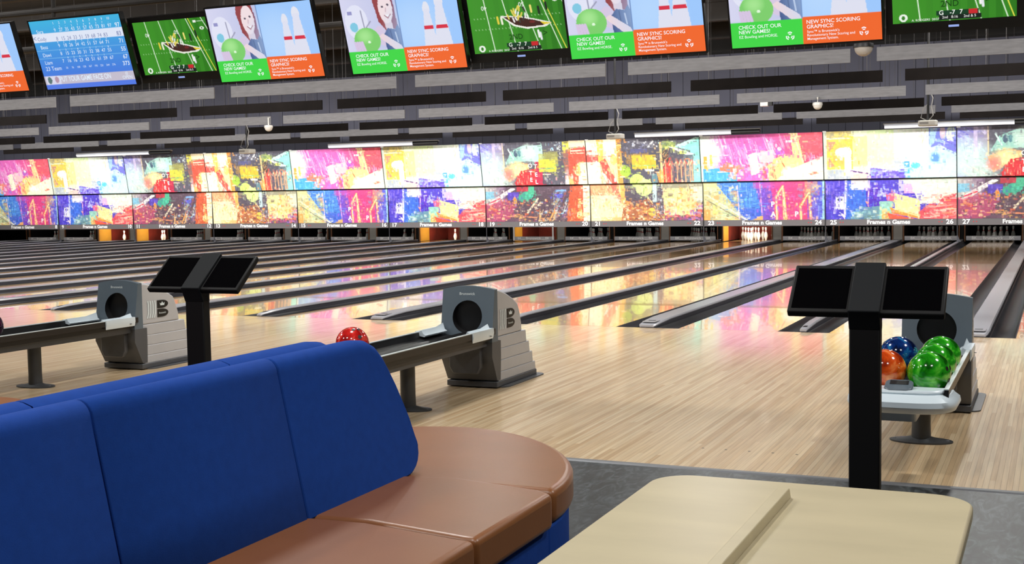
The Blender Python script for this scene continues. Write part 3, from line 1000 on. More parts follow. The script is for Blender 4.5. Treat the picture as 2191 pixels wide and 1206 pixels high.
    l.poly([(0.82, 0.0), (0.95, 0), (0.95, 1), (0.78, 1)], (206, 84, 56)).streaks(0.79, 0.3, 0.95, 1.0, 40, 0.0, 0.14, 0.012, [(250, 206, 110), (250, 150, 80), (160, 60, 50)], 0.8)
    l.rect(0.935, 0.0, 1.0, 1.0, (250, 240, 200)).speck(0.87, 0.3, 1.0, 0.95, 26, 0.03, 0.10, [(252, 236, 150), (250, 246, 214), (246, 170, 80)], 0.8)
    return u, l


def art_orange():
    u = Canvas(CW, CH, (80, 78, 90))
    u.rect(0, 0, 0.30, 1.0, (250, 226, 170))
    u.rect(0, 0.0, 0.11, 0.34, (252, 240, 206)).line(0.0, 0.27, 0.05, 0.25, 0.02, (226, 80, 66)).rect(0.0, 0.34, 0.13, 0.50, (236, 86, 80)).rect(0.0, 0.50, 0.12, 1.0, (250, 242, 206))
    u.poly([(0.10, 0.0), (0.16, 0.0), (0.15, 0.6), (0.11, 0.5)], (250, 196, 90)).poly([(0.12, 0.50), (0.17, 0.42), (0.27, 1), (0.17, 1)], (232, 84, 76))
    u.poly([(0.15, 0.0), (0.28, 0.0), (0.28, 0.34), (0.24, 0.55), (0.18, 0.4)], (252, 244, 214)).ell(0.245, 0.46, 0.03, 0.12, (250, 214, 110))
    u.poly([(0.13, 0.72), (0.16, 0.78), (0.22, 1.0), (0.18, 1.0)], WHT).poly([(0.18, 0.68), (0.20, 0.62), (0.205, 0.75)], (250, 170, 110))
    u.streaks(0.12, 0.3, 0.30, 1.0, 26, 0.01, 0.3, 0.010, [(250, 170, 90), (252, 226, 160), (240, 110, 80)], 0.6)
    u.rect(0.275, 0.0, 0.32, 1.0, (250, 190, 90))
    for i in range(24):
        u.line(0.28, i / 24, 0.315, i / 24 + 0.05, 0.006, (226, 120, 60)).line(0.315, i / 24, 0.28, i / 24 + 0.05, 0.006, (226, 120, 60))
    u.speck(0.36, 0.04, 0.55, 0.16, 12, 0.022, 0.06, [(240, 244, 250), (190, 200, 226)], 0.9).line(0.56, 0.20, 0.60, 0.08, 0.02, WHT).speck(0.6, 0.05, 0.66, 0.25, 6, 0.015, 0.04, [(150, 226, 220), WHT])
    u.rect(0.40, 0.24, 0.55, 0.32, (86, 86, 130)).rect(0.36, 0.34, 0.56, 0.56, (186, 140, 70), 0.7).rect(0.41, 0.37, 0.62, 0.68, (226, 186, 60)).rect(0.41, 0.59, 0.62, 0.63, (150, 196, 90)).rect(0.52, 0.69, 0.60, 0.735, CRM).ell(0.615, 0.47, 0.012, 0.03, (250, 240, 170))
    u.ell(0.345, 0.72, 0.048, 0.135, (160, 196, 70)).line(0.335, 0.74, 0.345, 0.66, 0.008, (90, 130, 40))
    u.ell(0.445, 0.96, 0.066, 0.17, (196, 232, 110)).ell(0.515, 1.08, 0.066, 0.17, (214, 240, 140)).line(0.435, 1.0, 0.455, 0.92, 0.008, (120, 150, 60))
    u.rect(0.575, 0.80, 0.625, 1.0, (96, 130, 140))
    u.poly([(0.62, 0.78), (0.69, 0.68), (0.69, 1), (0.64, 1)], (246, 150, 70)).rect(0.655, 0.1, 0.675, 1.0, (250, 196, 130)).poly([(0.68, 0.7), (0.74, 0.4), (0.76, 1), (0.68, 1)], (206, 66, 60))
    u.ell(0.705, 0.42, 0.03, 0.16, (70, 60, 60)).streaks(0.68, 0.24, 0.74, 0.6, 10, 0.03, -0.08, 0.010, [(250, 190, 110), (226, 120, 70)], 0.9)
    u.rect(0.68, 0.08, 0.80, 0.24, (150, 170, 90), 0.9).speck(0.66, 0.06, 0.80, 0.3, 16, 0.03, 0.08, [(226, 236, 120), (90, 120, 80), (246, 246, 220)], 0.8)
    u.poly([(0.79, 0.22), (1, 0.02), (1, 1.0), (0.94, 1.0), (0.92, 0.3)], (140, 226, 210)).poly([(0.79, 0.2), (0.97, 0.02), (1, 0.04), (0.84, 0.24)], (190, 244, 226))
    u.poly([(0.73, 0.2), (0.80, 0.24), (0.95, 0.38), (0.90, 0.42)], (240, 252, 246)).rect(0.83, 0.30, 0.89, 0.38, (214, 232, 110)).rect(0.86, 0.4, 0.94, 1.0, (96, 110, 120))
    for x in (0.70, 0.75, 0.80, 0.835, 0.87, 0.91, 0.93):
        u.line(x, 0.55, x, 1.0, 0.012, (250, 170, 120)).line(x - 0.018, 0.62, x, 0.5, 0.012, (250, 214, 170)).line(x, 0.5, x + 0.018, 0.6, 0.012, (220, 90, 80))
    u.streaks(0.68, 0.5, 0.95, 1.0, 26, 0.0, 0.2, 0.008, [(246, 220, 200), (226, 100, 90), (250, 190, 120)], 0.7)

    l = Canvas(CW, CH, (84, 76, 88))
    l.rect(0.0, 0.0, 0.30, 1.0, (250, 232, 180)).rect(0, 0, 0.27, 0.3, (246, 160, 110))
    l.streaks(0.0, 0.0, 0.28, 0.3, 40, 0.02, 0.3, 0.012, [(250, 206, 140), (236, 100, 80), (252, 236, 190)], 0.8)
    l.poly([(0.18, 0.0), (0.24, 0.0), (0.30, 0.5), (0.27, 0.5)], (236, 90, 76), 0.8)
    l.streaks(0.0, 0.36, 0.28, 0.8, 36, 0.004, 0.12, 0.012, [(246, 190, 90), (240, 150, 80), (252, 250, 220)], 0.8).rect(0.1, 0.9, 0.3, 1.0, (246, 170, 90), 0.7)
    l.poly([(0.275, 0.0), (0.315, 0.0), (0.32, 0.6), (0.28, 0.5)], (250, 180, 90))
    l.rect(0.33, 0.0, 0.575, 0.14, (96, 100, 96), 0.6)
    l.ell(0.445, -0.06, 0.066, 0.20, (200, 226, 120)).ell(0.487, 0.10, 0.075, 0.235, (216, 240, 140)).line(0.485, 0.28, 0.49, 0.05, 0.008, (110, 140, 60)).line(0.48, 0.06, 0.492, 0.0, 0.012, (120, 150, 70))
    l.poly([(0.31, 0.45), (0.40, 0.6), (0.52, 0.38), (0.66, 1.0), (0.28, 1.0)], (170, 96, 60), 0.9)
    l.speck(0.30, 0.42, 0.62, 1.0, 130, 0.03, 0.07, [(250, 190, 90), (252, 236, 190), (206, 90, 60), (246, 140, 70), (90, 60, 60)], 0.85)
    l.line(0.52, 0.36, 0.66, 0.95, 0.012, (250, 190, 130)).line(0.50, 0.4, 0.62, 0.95, 0.008, (60, 50, 80))
    l.ell(0.555, 0.76, 0.035, 0.11, (240, 196, 80)).rect(0.565, 0.0, 0.60, 0.5, (190, 226, 226)).speck(0.56, 0.4, 0.66, 0.95, 20, 0.03, 0.07, [(60, 60, 110), (120, 110, 130), (206, 206, 226)], 0.8)
    l.rect(0.64, 0.0, 1.0, 0.16, (150, 146, 120)).rect(0.66, 0.14, 0.94, 0.85, (246, 226, 150), 0.9)
    l.ell(0.72, 0.40, 0.06, 0.16, (236, 236, 140)).speck(0.66, 0.1, 1.0, 0.9, 90, 0.04, 0.12, [(250, 206, 80), (250, 244, 214), (244, 150, 70), (240, 110, 80), (252, 236, 170)], 0.75)
    l.streaks(0.64, 0.0, 0.92, 0.5, 20, 0.0, 0.3, 0.008, [(226, 110, 90), (250, 226, 190)], 0.7)
    l.speck(0.62, 0.7, 0.98, 1.0, 46, 0.04, 0.08, [(206, 60, 90), (110, 70, 190), (250, 190, 80), (150, 70, 120)], 0.8)
    l.rect(0.92, 0.1, 1.0, 0.5, (226, 226, 190)).speck(0.9, 0.5, 1.0, 1.0, 14, 0.04, 0.12, [(236, 110, 70), (250, 190, 110), (190, 120, 190)])
    return u, l


UZ0, UZ1, UY0, UY1 = 1.735, 2.985, -0.185, -0.405       # upper panel, relative to the mask plane
LZ0, LZ1, LY0, LY1 = 0.665, 1.715, 0.012, -0.035        # lower panel
IN = 0.010
ARTS = {}
for kk, fn in ((0, art_pink), (1, art_yellow), (2, art_hotel), (3, art_orange)):
    u, l = fn()
    u.detail(900, 0.10)
    l.detail(1100, 0.12)
    ARTS[kk] = (u.mesh('upper_print', (IN, UY1 - 0.004, UZ1), (P - 2 * IN, 0, 0), (0, UY0 - UY1, UZ0 - UZ1), M_PRINT),
                l.mesh('lower_print', (IN, LY1 - 0.004, LZ1), (P - 2 * IN, 0, 0), (0, LY0 - LY1, LZ0 - LZ1), M_PRINT))


def slab_between(b, x0, x1, ya, za, yb, zb, t):
    return b.prism([(ya, za), (yb, zb), (yb + t, zb), (ya + t, za)], x0, x1, 'x')


upper_me = slab_between(MB(), IN, P - IN, UY0, UZ0, UY1, UZ1, 0.03)
lower_me = slab_between(MB(), IN, P - IN, LY0, LZ0, LY1, LZ1, 0.03)
WORDS = {0: 'magenta rain over blue city blocks', 1: 'a yellow sign, pale towers and deep blue', 2: 'a dark street with a red hotel sign', 3: 'orange towers and lime green discs'}
M_FRAME = mat('black_mask_frame', (18, 17, 18), 0.6)


def glyph_plane(cx, v, lower, off=0.008):
    """point on the tilted print at x (0..1) and y down (0..1)"""
    z0, z1, y0, y1 = (LZ0, LZ1, LY0, LY1) if lower else (UZ0, UZ1, UY0, UY1)
    return (IN + cx * (P - 2 * IN), y1 + (y0 - y1) * v - off, z1 + (z0 - z1) * v)


proto_unit = {}
for k in PAIRS:
    kind = (k + 1) % 4
    n = 25 + 2 * k
    root = thing('masking_unit', 'masking unit numbered %s and %s, printed with %s' % (num(n), num(n + 1), WORDS[kind]), 'masking unit', (k * P, Y_MASK, 0), 'masking units')
    if 'up' not in proto_unit:
        up = upper_me.build('upper_panel', M_FRAME, root)
        lo = lower_me.build('lower_panel', M_FRAME, root)
        proto_unit['up'], proto_unit['lo'] = up.data, lo.data
    else:
        up = link_mesh('upper_panel', proto_unit['up'], root)
        lo = link_mesh('lower_panel', proto_unit['lo'], root)
    link_mesh('printed_face', ARTS[kind][0], up)
    link_mesh('printed_face', ARTS[kind][1], lo)
    if kind == 2:
        t = MB()
        for s, x, v in (('O', 0.475, 0.55), ('T', 0.475, 0.72), ('E', 0.475, 0.88), ('T', 0.525, 0.57), ('E', 0.525, 0.76), ('L', 0.525, 0.93)):
            t.text(s, glyph_plane(x, v, False), (1, 0, 0), (0, -0.17, 1), 0.17, heavy=0.02)
        for i, s in enumerate('YOTEL'):
            t.text(s, glyph_plane(0.765, 0.05 + 0.08 * i, False), (1, 0, 0), (0, -0.17, 1), 0.09, heavy=0.01)
        t.build('print_lettering', M_WHITE, up)
        t = MB()
        t.text('FREE', glyph_plane(0.93, 0.82, True), (1, 0, 0), (0, 0, 1), 0.17, heavy=0.02)
        t.build('print_lettering', mat('cream_print', (250, 236, 170), 0.5) if 'cream_print' not in bpy.data.materials else bpy.data.materials['cream_print'], lo)
    if kind == 0:
        t = MB()
        for s, x, v in (('P', 0.582, 0.60), ('A', 0.585, 0.86), ('P', 0.775, 0.86)):
            t.text(s, glyph_plane(x, v, True), (1, 0, 0), (0, 0, 1), 0.19, heavy=0.03)
        t.build('print_lettering', M_WHITE, lo)
    strip = MB().box(0.008, P - 0.008, 0.0, 0.04, 0.50, 0.662).build('number_strip', M_STRIP, root)
    t = MB()
    t.text('Frames n Games', (P * 0.5 - 0.03, -0.003, 0.586), (1, 0, 0), (0, 0, 1), 0.150, heavy=0.036, stretch=1.08)
    t.text(str(n), (0.135, -0.003, 0.583), (1, 0, 0), (0, 0, 1), 0.165, heavy=0.03, stretch=1.1, align='L')
    t.text(str(n + 1), (P - 0.085, -0.003, 0.586), (1, 0, 0), (0, 0, 1), 0.165, heavy=0.03, stretch=1.1, align='R')
    t.build('strip_lettering', M_WHITE, strip)
    t = MB()
    for x in (0.40, 0.47, P - 0.44, P - 0.37):
        t.prism([(x - 0.02, 0.586), (x + 0.012, 0.604), (x + 0.02, 0.59), (x + 0.008, 0.57)], -0.004, -0.001, 'y')
    t.build('red_arrow_marks', M_RED, strip)
    MB().box(0.0, 0.016, -0.036, 0.05, 0.5, LZ1).build('joint_strip', M_FRAME, root)
    slab_between(MB(), 0.0, 0.014, UY0 - 0.008, UZ0, UY1 - 0.008, UZ1 - 0.01, 0.03).build('joint_strip', M_FRAME, root)
    MB().box(0.0, 0.09, UY1 - 0.012, UY1 + 0.03, UZ1 - 0.012, UZ1 + 0.02).build('top_clip', M_WHITE, root)
    MB().box(0.0, P - 0.004, UY1 + 0.1, 0.5, 2.6, 2.66).build('support_rail', M_BLACK, root)
    sp = MB().box(0.001, 0.016, 0.0, 0.02, 0.066, 0.50)
    sp.prism([(0.0, 0.066), (0.0, 0.27), (0.10, 0.066)], 0.004, 0.016, 'y')
    sp.build('support_post', M_CAPSIDE, root)


# ------------------------------------------------------------------ hanging baffles
ROWS = [('grey', 3.83, -4, 'first'), ('black', 7.05, -5, 'second'), ('grey', 10.24, -6, 'third'),
        ('black', 13.49, -7, 'fourth'), ('grey', 16.0, -8, 'fifth'), ('black', 18.55, -8, 'sixth')]
BZ, BH, BL, BX = 3.086, 0.178, 3.012, 0.226
board_me = {}
wire_me = None
for col, y, k0, words in ROWS:
    for k in range(k0, 2):
        n = 25 + 2 * k
        root = thing('hanging_baffle', '%s hanging baffle board, %s from the right in the %s row behind the monitors' % (col, 'first second third fourth fifth sixth seventh eighth ninth tenth'.split()[1 - k], words), 'baffle', (k * P + BX, y, BZ), 'baffle boards over the lanes')
        if col not in board_me:
            bo = MB().box(0, BL, -0.012, 0.012, 0, BH).build('board', M_GREYBOARD if col == 'grey' else M_BLACKBOARD, root)
            board_me[col] = bo.data
        else:
            link_mesh('board', board_me[col], root)
        for x in (0.25, 1.09, 1.93, 2.77):
            if wire_me is None:
                w = MB().tube([(0, 0, BH - 0.02), (0, 0, 2.66)], 0.004, 4).build('hanging_wire', M_WIRE, root, loc=(x, 0.018, 0))
                wire_me = w.data
            else:
                link_mesh('hanging_wire', wire_me, root, (x + random.uniform(-0.12, 0.12), 0.018, 0))

# ------------------------------------------------------------------ linear light fixtures in front of the masks
M_TUBE = mat('lit_white_lens', (236, 240, 250), 0.5, emit=0.12)
for x0, x1, w in ((-24.55, -20.6, 'leftmost of four'), (-14.66, -10.9, 'second from the left of four'), (-4.9, -1.45, 'third from the left of four'), (1.67, 5.6, 'rightmost of four')):
    root = thing('strip_light', 'long white strip light above the murals, %s' % w, 'light fixture', (x0, 19.8, 3.0), 'strip lights above the masks')
    L_ = x1 - x0
    MB().prism([(-0.03, 0.055), (0.07, 0.055), (0.07, 0.10), (-0.03, 0.10)], 0.0, L_, 'x').build('housing', M_KICKGREY, root)
    pr = [(-0.045 + 0.045 * (1 - math.cos(a)) * 0.5, 0.05 + 0.05 * math.sin(a - math.pi / 2)) for a in [math.pi * i / 8 for i in range(9)]]
    MB().prism([(-0.04, 0.075), (-0.06, 0.04), (-0.055, 0.0), (-0.03, -0.03), (0.01, -0.035), (0.04, 0.0), (0.04, 0.055)], 0.03, L_ * 0.78, 'x').build('lens', M_TUBE, root, smooth=True, angle=60)
    MB().prism([(-0.045, 0.075), (-0.062, 0.04), (-0.057, -0.002), (-0.03, -0.033), (0.045, 0.0), (0.045, 0.055)], L_ * 0.78, L_, 'x').build('end_housing', M_BLACK, root)
    for x in (0.4, L_ - 0.4):
        MB().tube([(x, 0.02, 0.09), (x, 0.02, 2.75)], 0.006, 5).build('hanging_wire', M_WIRE, root)

# ------------------------------------------------------------------ projectors
M_PROJ = mat('white_projector_case', (214, 212, 204), 0.4)
M_CABLE = mat('grey_cable', (150, 148, 145), 0.5)
for x, z, w in ((-11.9, 2.59, 'leftmost of three'), (-2.70, 2.63, 'middle of three'), (3.47, 2.67, 'rightmost of three')):
    root = thing('ceiling_projector', 'white video projector on a black ceiling pole, %s' % w, 'projector', (x, 11.8, z), 'video projectors')
    MB().prism(rounded_rect(-0.17, 0.17, -0.13, 0.13, 0.05), -0.055, 0.05, 'z').build('case', M_PROJ, root, bevel=0.015)
    MB().lathe([(0.035, 0), (0.04, 0.01), (0.03, 0.03)], 14, (0.09, 0.14, 0)).build('lens_ring', M_BLACK, root)
    MB().box(-0.14, 0.02, -0.1315, -0.129, -0.02, 0.02).build('vent_grille', M_CABLE, root)
    MB().box(-0.09, 0.09, -0.07, 0.07, 0.06, 0.075).box(-0.02, 0.02, -0.02, 0.02, 0.05, 0.1).build('mount_plate', M_BLACK, root)
    MB().tube([(0, 0, 0.08), (0, 0, 3.1)], 0.024, 10).build('pole', M_BLACK, root)
    MB().tube([(0.02, -0.06, 0.05), (0.1, -0.09, 0.14), (0.06, -0.06, 0.3), (0.09, -0.04, 0.46), (0.02, -0.03, 0.62)], 0.010, 6).build('cable', M_CABLE, root)
    MB().tube([(-0.02, -0.06, 0.05), (-0.12, -0.09, 0.1), (-0.08, -0.06, 0.26), (-0.02, -0.03, 0.34)], 0.008, 6).build('cable', M_CABLE, root)

# ------------------------------------------------------------------ dome cameras and sensor
def dome(x, y, z, label, body, lens, drop, r):
    root = thing('dome_camera', label, 'camera', (x, y, z))
    MB().tube([(0, 0, 0.03), (0, 0, drop), (0, 0.055, drop + 0.005)], 0.014, 8).build('stem', body, root)
    MB().lathe([(r * 0.5, 0.04), (r * 0.95, 0.03), (r, 0.0), (r, -0.02)], 20).build('housing', body, root, smooth=True)
    MB().lathe([(r * 0.9 * math.cos(a), -0.02 - r * 0.85 * math.sin(a)) for a in [math.pi / 2 * i / 6 for i in range(6)]] + [(0.001, -0.02 - r * 0.85)], 20).build('dome_glass', lens, root, smooth=True)


M_DOMEW = mat('white_dome', (226, 224, 218), 0.3)
M_DOMEB = mat('smoked_dome', (24, 24, 26), 0.15)
M_DOMES = mat('grey_dome', (168, 164, 158), 0.2)
dome(-10.15, 10.17, 3.03, 'left one of two small white dome cameras under the grey baffles', M_DOMEW, M_DOMEW, 0.2, 0.095)
dome(1.715, 10.17, 3.0, 'right one of two small white dome cameras under the grey baffles', M_DOMEW, M_DOMEW, 0.12, 0.09)
dome(3.40, 3.85, 3.29, 'black dome camera beside the grey baffle under the right-hand monitors', M_BLACK, M_DOMES, 2.45, 0.13)
root = thing('motion_sensor', 'small white box sensor hung between baffles left of the right white dome camera', 'sensor', (0.26, 12.5, 3.21))
MB().box(-0.09, 0.07, -0.06, 0.06, -0.05, 0.06).build('case', M_DOMEW, root, bevel=0.01)
MB().box(0.07, 0.15, -0.05, 0.05, -0.04, 0.06).build('bracket', M_BLACK, root)
MB().tube([(0, 0, 0.05), (0, 0, 2.52)], 0.008, 6).build('rod', M_WIRE, root)

# ------------------------------------------------------------------ overhead monitors
M_BEZEL = mat('black_bezel', (12, 12, 13), 0.35)
EMATS = {}


def emat(c):
    if c not in EMATS:
        EMATS[c] = mat('lit_%02x%02x%02x' % c, c, 0.4, emit=1.0, spec=0.0)
        EMATS[c].node_tree.nodes['Principled BSDF'].inputs['Base Color'].default_value = (0.01, 0.01, 0.01, 1)
    return EMATS[c]


TILT = math.atan2(0.214, 0.622)
W_AD, H_AD = 1.084, 0.655
W_TV, H_TV = 0.823, 0.49


def ad_canvas():
    c = Canvas(220, 132, (204, 208, 236))
    # left: child with a green ball
    c.hgrad(0, 0.49, (214, 214, 240), (190, 196, 230), 0, 0.7)
    c.ell(0.12, 0.34, 0.10, 0.22, (226, 228, 246)).ell(0.09, 0.40, 0.035, 0.06, (130, 200, 226)).rect(0.05, 0.2, 0.09, 0.24, (150, 150, 200)).lines([(0.17, 0.2), (0.18, 0.44), (0.24, 0.34)], 0.008, (150, 150, 176))
    c.poly([(0.22, 0.5), (0.30, 0.40), (0.40, 0.44), (0.40, 0.70), (0.26, 0.62)], (214, 200, 226))
    c.ell(0.37, 0.10, 0.082, 0.20, (150, 70, 74)).poly([(0.29, 0.1), (0.31, 0.35), (0.37, 0.48), (0.37, 0.1)], (150, 70, 74)).poly([(0.40, 0.1), (0.46, 0.1), (0.47, 0.48), (0.42, 0.44)], (130, 70, 90))
    c.poly([(0.355, 0.3), (0.42, 0.3), (0.43, 0.46), (0.37, 0.48)], (226, 206, 214))
    c.ell(0.388, 0.19, 0.060, 0.19, (240, 222, 226)).ell(0.365, 0.17, 0.010, 0.014, (90, 80, 96)).ell(0.412, 0.15, 0.010, 0.014, (90, 80, 96)).ell(0.398, 0.29, 0.026, 0.020, (250, 250, 252)).lines([(0.372, 0.28), (0.398, 0.315), (0.424, 0.27)], 0.006, (150, 80, 90)).line(0.392, 0.19, 0.386, 0.235, 0.006, (200, 170, 180))
    c.poly([(0.335, 0.52), (0.38, 0.44), (0.44, 0.46), (0.47, 0.40), (0.49, 0.50), (0.49, 0.72), (0.345, 0.72)], (70, 90, 140)).lines([(0.40, 0.47), (0.41, 0.7)], 0.006, (40, 56, 100)).lines([(0.44, 0.5), (0.45, 0.62)], 0.008, (200, 206, 226))
    c.poly([(0.29, 0.54), (0.33, 0.50), (0.47, 0.66), (0.49, 0.72), (0.42, 0.72)], (236, 214, 220))
    c.ell(0.185, 0.58, 0.115, 0.165, (126, 206, 110)).soft(0.17, 0.52, 0.08, 0.11, (170, 232, 150), 0.9).ell(0.20, 0.60, 0.012, 0.016, (226, 250, 220))
    for i in range(4):
        c.line(0.085 + 0.022 * i, 0.70, 0.075 + 0.02 * i, 0.60, 0.018, (214, 196, 226))
    # right: two plain white pins on light blue
    c.rect(0.49, 0, 1.0, 0.72, (158, 200, 252)).soft(0.62, 0.5, 0.3, 0.5, (190, 220, 254), 0.7)
    for cx, top, w in ((0.73, 0.16, 0.04), (0.84, 0.08, 0.05)):
        c.ell(cx, top + 0.08, w * 0.72, 0.09, (226, 228, 240)).poly([(cx - w * 0.55, top + 0.08), (cx + w * 0.55, top + 0.08), (cx + w * 1.45, 0.72), (cx - w * 1.45, 0.72)], (222, 224, 240))
        c.poly([(cx - w * 0.92, 0.45), (cx + w * 0.95, 0.45), (cx + w * 1.0, 0.49), (cx - w * 0.97, 0.49)], (214, 50, 70))
    # bottom panels
    c.rect(0, 0.715, 0.487, 1.0, (66, 214, 72)).rect(0.487, 0.70, 1.0, 1.0, (240, 104, 46)).rect(0.484, 0, 0.489, 0.71, (120, 150, 200))
    return c


def tv_canvas():
    c = Canvas(200, 120, (52, 134, 34))
    c.hgrad(0, 1, (70, 152, 46), (40, 112, 26), al=0.8)
    for i in range(9):
        c.rect(i / 9, 0, (i + 0.5) / 9, 1, (62, 146, 40), 0.5)
    for x0, x1 in ((0.17, 0.23), (0.36, 0.47), (0.55, 0.72), (0.73, 0.93)):
        c.line(x0, 0, x1, 1, 0.008, (226, 240, 220))
    c.line(0.76, 0, 0.98, 1, 0.008, (236, 226, 80)).line(0.93, 0.0, 1.0, 0.25, 0.008, (226, 240, 220))
    for y in (0.42, 0.60):
        for i in range(26):
            c.line(0.05 + i * 0.036, y, 0.053 + i * 0.036, y + 0.01, 0.006, (200, 230, 190), 0.8)
    c.poly([(0.33, 0.40), (0.52, 0.42), (0.68, 0.48), (0.86, 0.56), (0.80, 0.62), (0.60, 0.64), (0.46, 0.58)], (236, 236, 226))
    c.poly([(0.36, 0.42), (0.52, 0.44), (0.68, 0.50), (0.82, 0.57), (0.76, 0.60), (0.60, 0.61), (0.48, 0.56)], (66, 36, 30))
    c.poly([(0.74, 0.53), (0.86, 0.57), (0.78, 0.59)], (226, 200, 50)).ell(0.66, 0.53, 0.03, 0.02, (110, 40, 40))
    rr = np.random.default_rng(5)
    for _ in range(20):
        x, y = rr.normal(0.53, 0.06), rr.normal(0.38, 0.06)
        c.line(x, y, x + rr.uniform(-0.02, 0.02), y + 0.06, 0.014, [(240, 240, 236), (226, 210, 90), (60, 60, 56)][rr.integers(3)])
    for x, y, q in ((0.30, 0.42, (230, 206, 70)), (0.34, 0.43, (240, 240, 220)), (0.66, 0.27, (236, 220, 120)), (0.74, 0.30, (30, 40, 30)), (0.82, 0.24, (30, 40, 30)), (0.71, 0.68, (244, 244, 240)), (0.73, 0.72, (230, 230, 236))):
        c.line(x, y, x + 0.005, y + 0.10, 0.018, q)
    c.ell(0.09, 0.92, 0.035, 0.055, (236, 244, 232)).ell(0.09, 0.92, 0.014, 0.032, (56, 130, 40))
    c.rect(0.06, 0.975, 0.4, 1.0, (40, 110, 30))
    c.rect(0.36, 0.85, 0.70, 0.92, (20, 60, 36)).rect(0.38, 0.92, 0.72, 0.985, (20, 30, 26)).rect(0.62, 0.85, 0.69, 0.92, (200, 40, 46))
    c.rect(0.82, 0.05, 0.86, 0.09, (236, 240, 230)).rect(0.87, 0.065, 0.96, 0.075, (220, 230, 214)).ell(0.92, 0.20, 0.03, 0.03, (226, 236, 220)).ell(0.92, 0.20, 0.012, 0.015, (50, 120, 40))
    return c


def score_canvas():
    c = Canvas(160, 96, (70, 140, 216))
    t = c.Y[..., None]
    c.a = np.array((66, 180, 224)) * (1 - t) + np.array((74, 110, 222)) * t
    c.rect(0, 0.19, 1, 0.315, (222, 230, 246))
    for y in (0.10, 0.43, 0.545, 0.655):
        c.rect(0, y, 1, y + 0.004, (110, 176, 232))
    c.rect(0.0, 0.80, 1.0, 0.93, (196, 190, 206)).rect(0.02, 0.80, 0.18, 0.93, (216, 216, 236)).ell(0.06, 0.865, 0.025, 0.05, (90, 120, 120)).ell(0.14, 0.86, 0.022, 0.05, (180, 150, 170))
    c.rect(0, 0.93, 1, 1, (84, 122, 228))
    return c


AD_ME = TV_ME = SC_ME = None


def mon_point(W, H, u, v, off=0.003):
    return ((u - 0.5) * W, -0.0 - off, (1 - v) * H)


def cube_logo(b, cx, cz, s, y):
    """three-armed cube mark"""
    for a in (90, 210, 330):
        for d in (0.42, 0.8):
            ca, sa = math.cos(math.radians(a)), math.sin(math.radians(a))
            px, pz = -sa, ca
            for sg in (-1, 1):
                x0, z0 = cx + ca * s * d, cz + sa * s * d
                x1, z1 = x0 + sg * px * s * d * 0.5 - ca * s * d * 0.26, z0 + sg * pz * s * d * 0.5 - sa * s * d * 0.26
                w = s * 0.10
                nx, nz = -(z1 - z0), (x1 - x0)
                ln = math.hypot(nx, nz)
                nx, nz = nx / ln * w, nz / ln * w
                b.raw([(x0 - nx, y, z0 - nz), (x0 + nx, y, z0 + nz), (x1 + nx, y, z1 + nz), (x1 - nx, y, z1 - nz)], [(0, 1, 2, 3)])


AD_TXT = TV_TXT = None


def housing(W, H, bz, bottom, depth):
    b = MB()
    b.box(-W / 2 - bz, W / 2 + bz, 0.002, depth, -bottom, H + bz)
    for x0, x1, z0, z1 in ((-W / 2 - bz, -W / 2, -bottom, H + bz), (W / 2, W / 2 + bz, -bottom, H + bz), (-W / 2, W / 2, -bottom, 0), (-W / 2, W / 2, H, H + bz)):
        b.box(x0, x1, -0.006, 0.002, z0, z1)
    return b


def monitor_base(name, label, x, y, z, W, H, bz, bottom, cat, group):
    root = thing(name, label, cat, (x, y, z), group)
    root.rotation_euler = (TILT, 0, 0)
    housing(W, H, bz, bottom, 0.05).build('housing', M_BEZEL, root)
    # bracket back to the rail
    dz = 0.35
    MB().box(-0.12, 0.12, 0.05, 0.07, dz - 0.1, dz + 0.1).box(-0.025, 0.025, 0.07, 0.30, dz - 0.02, dz + 0.02).build('wall_bracket', M_BLACK, root)
    return root


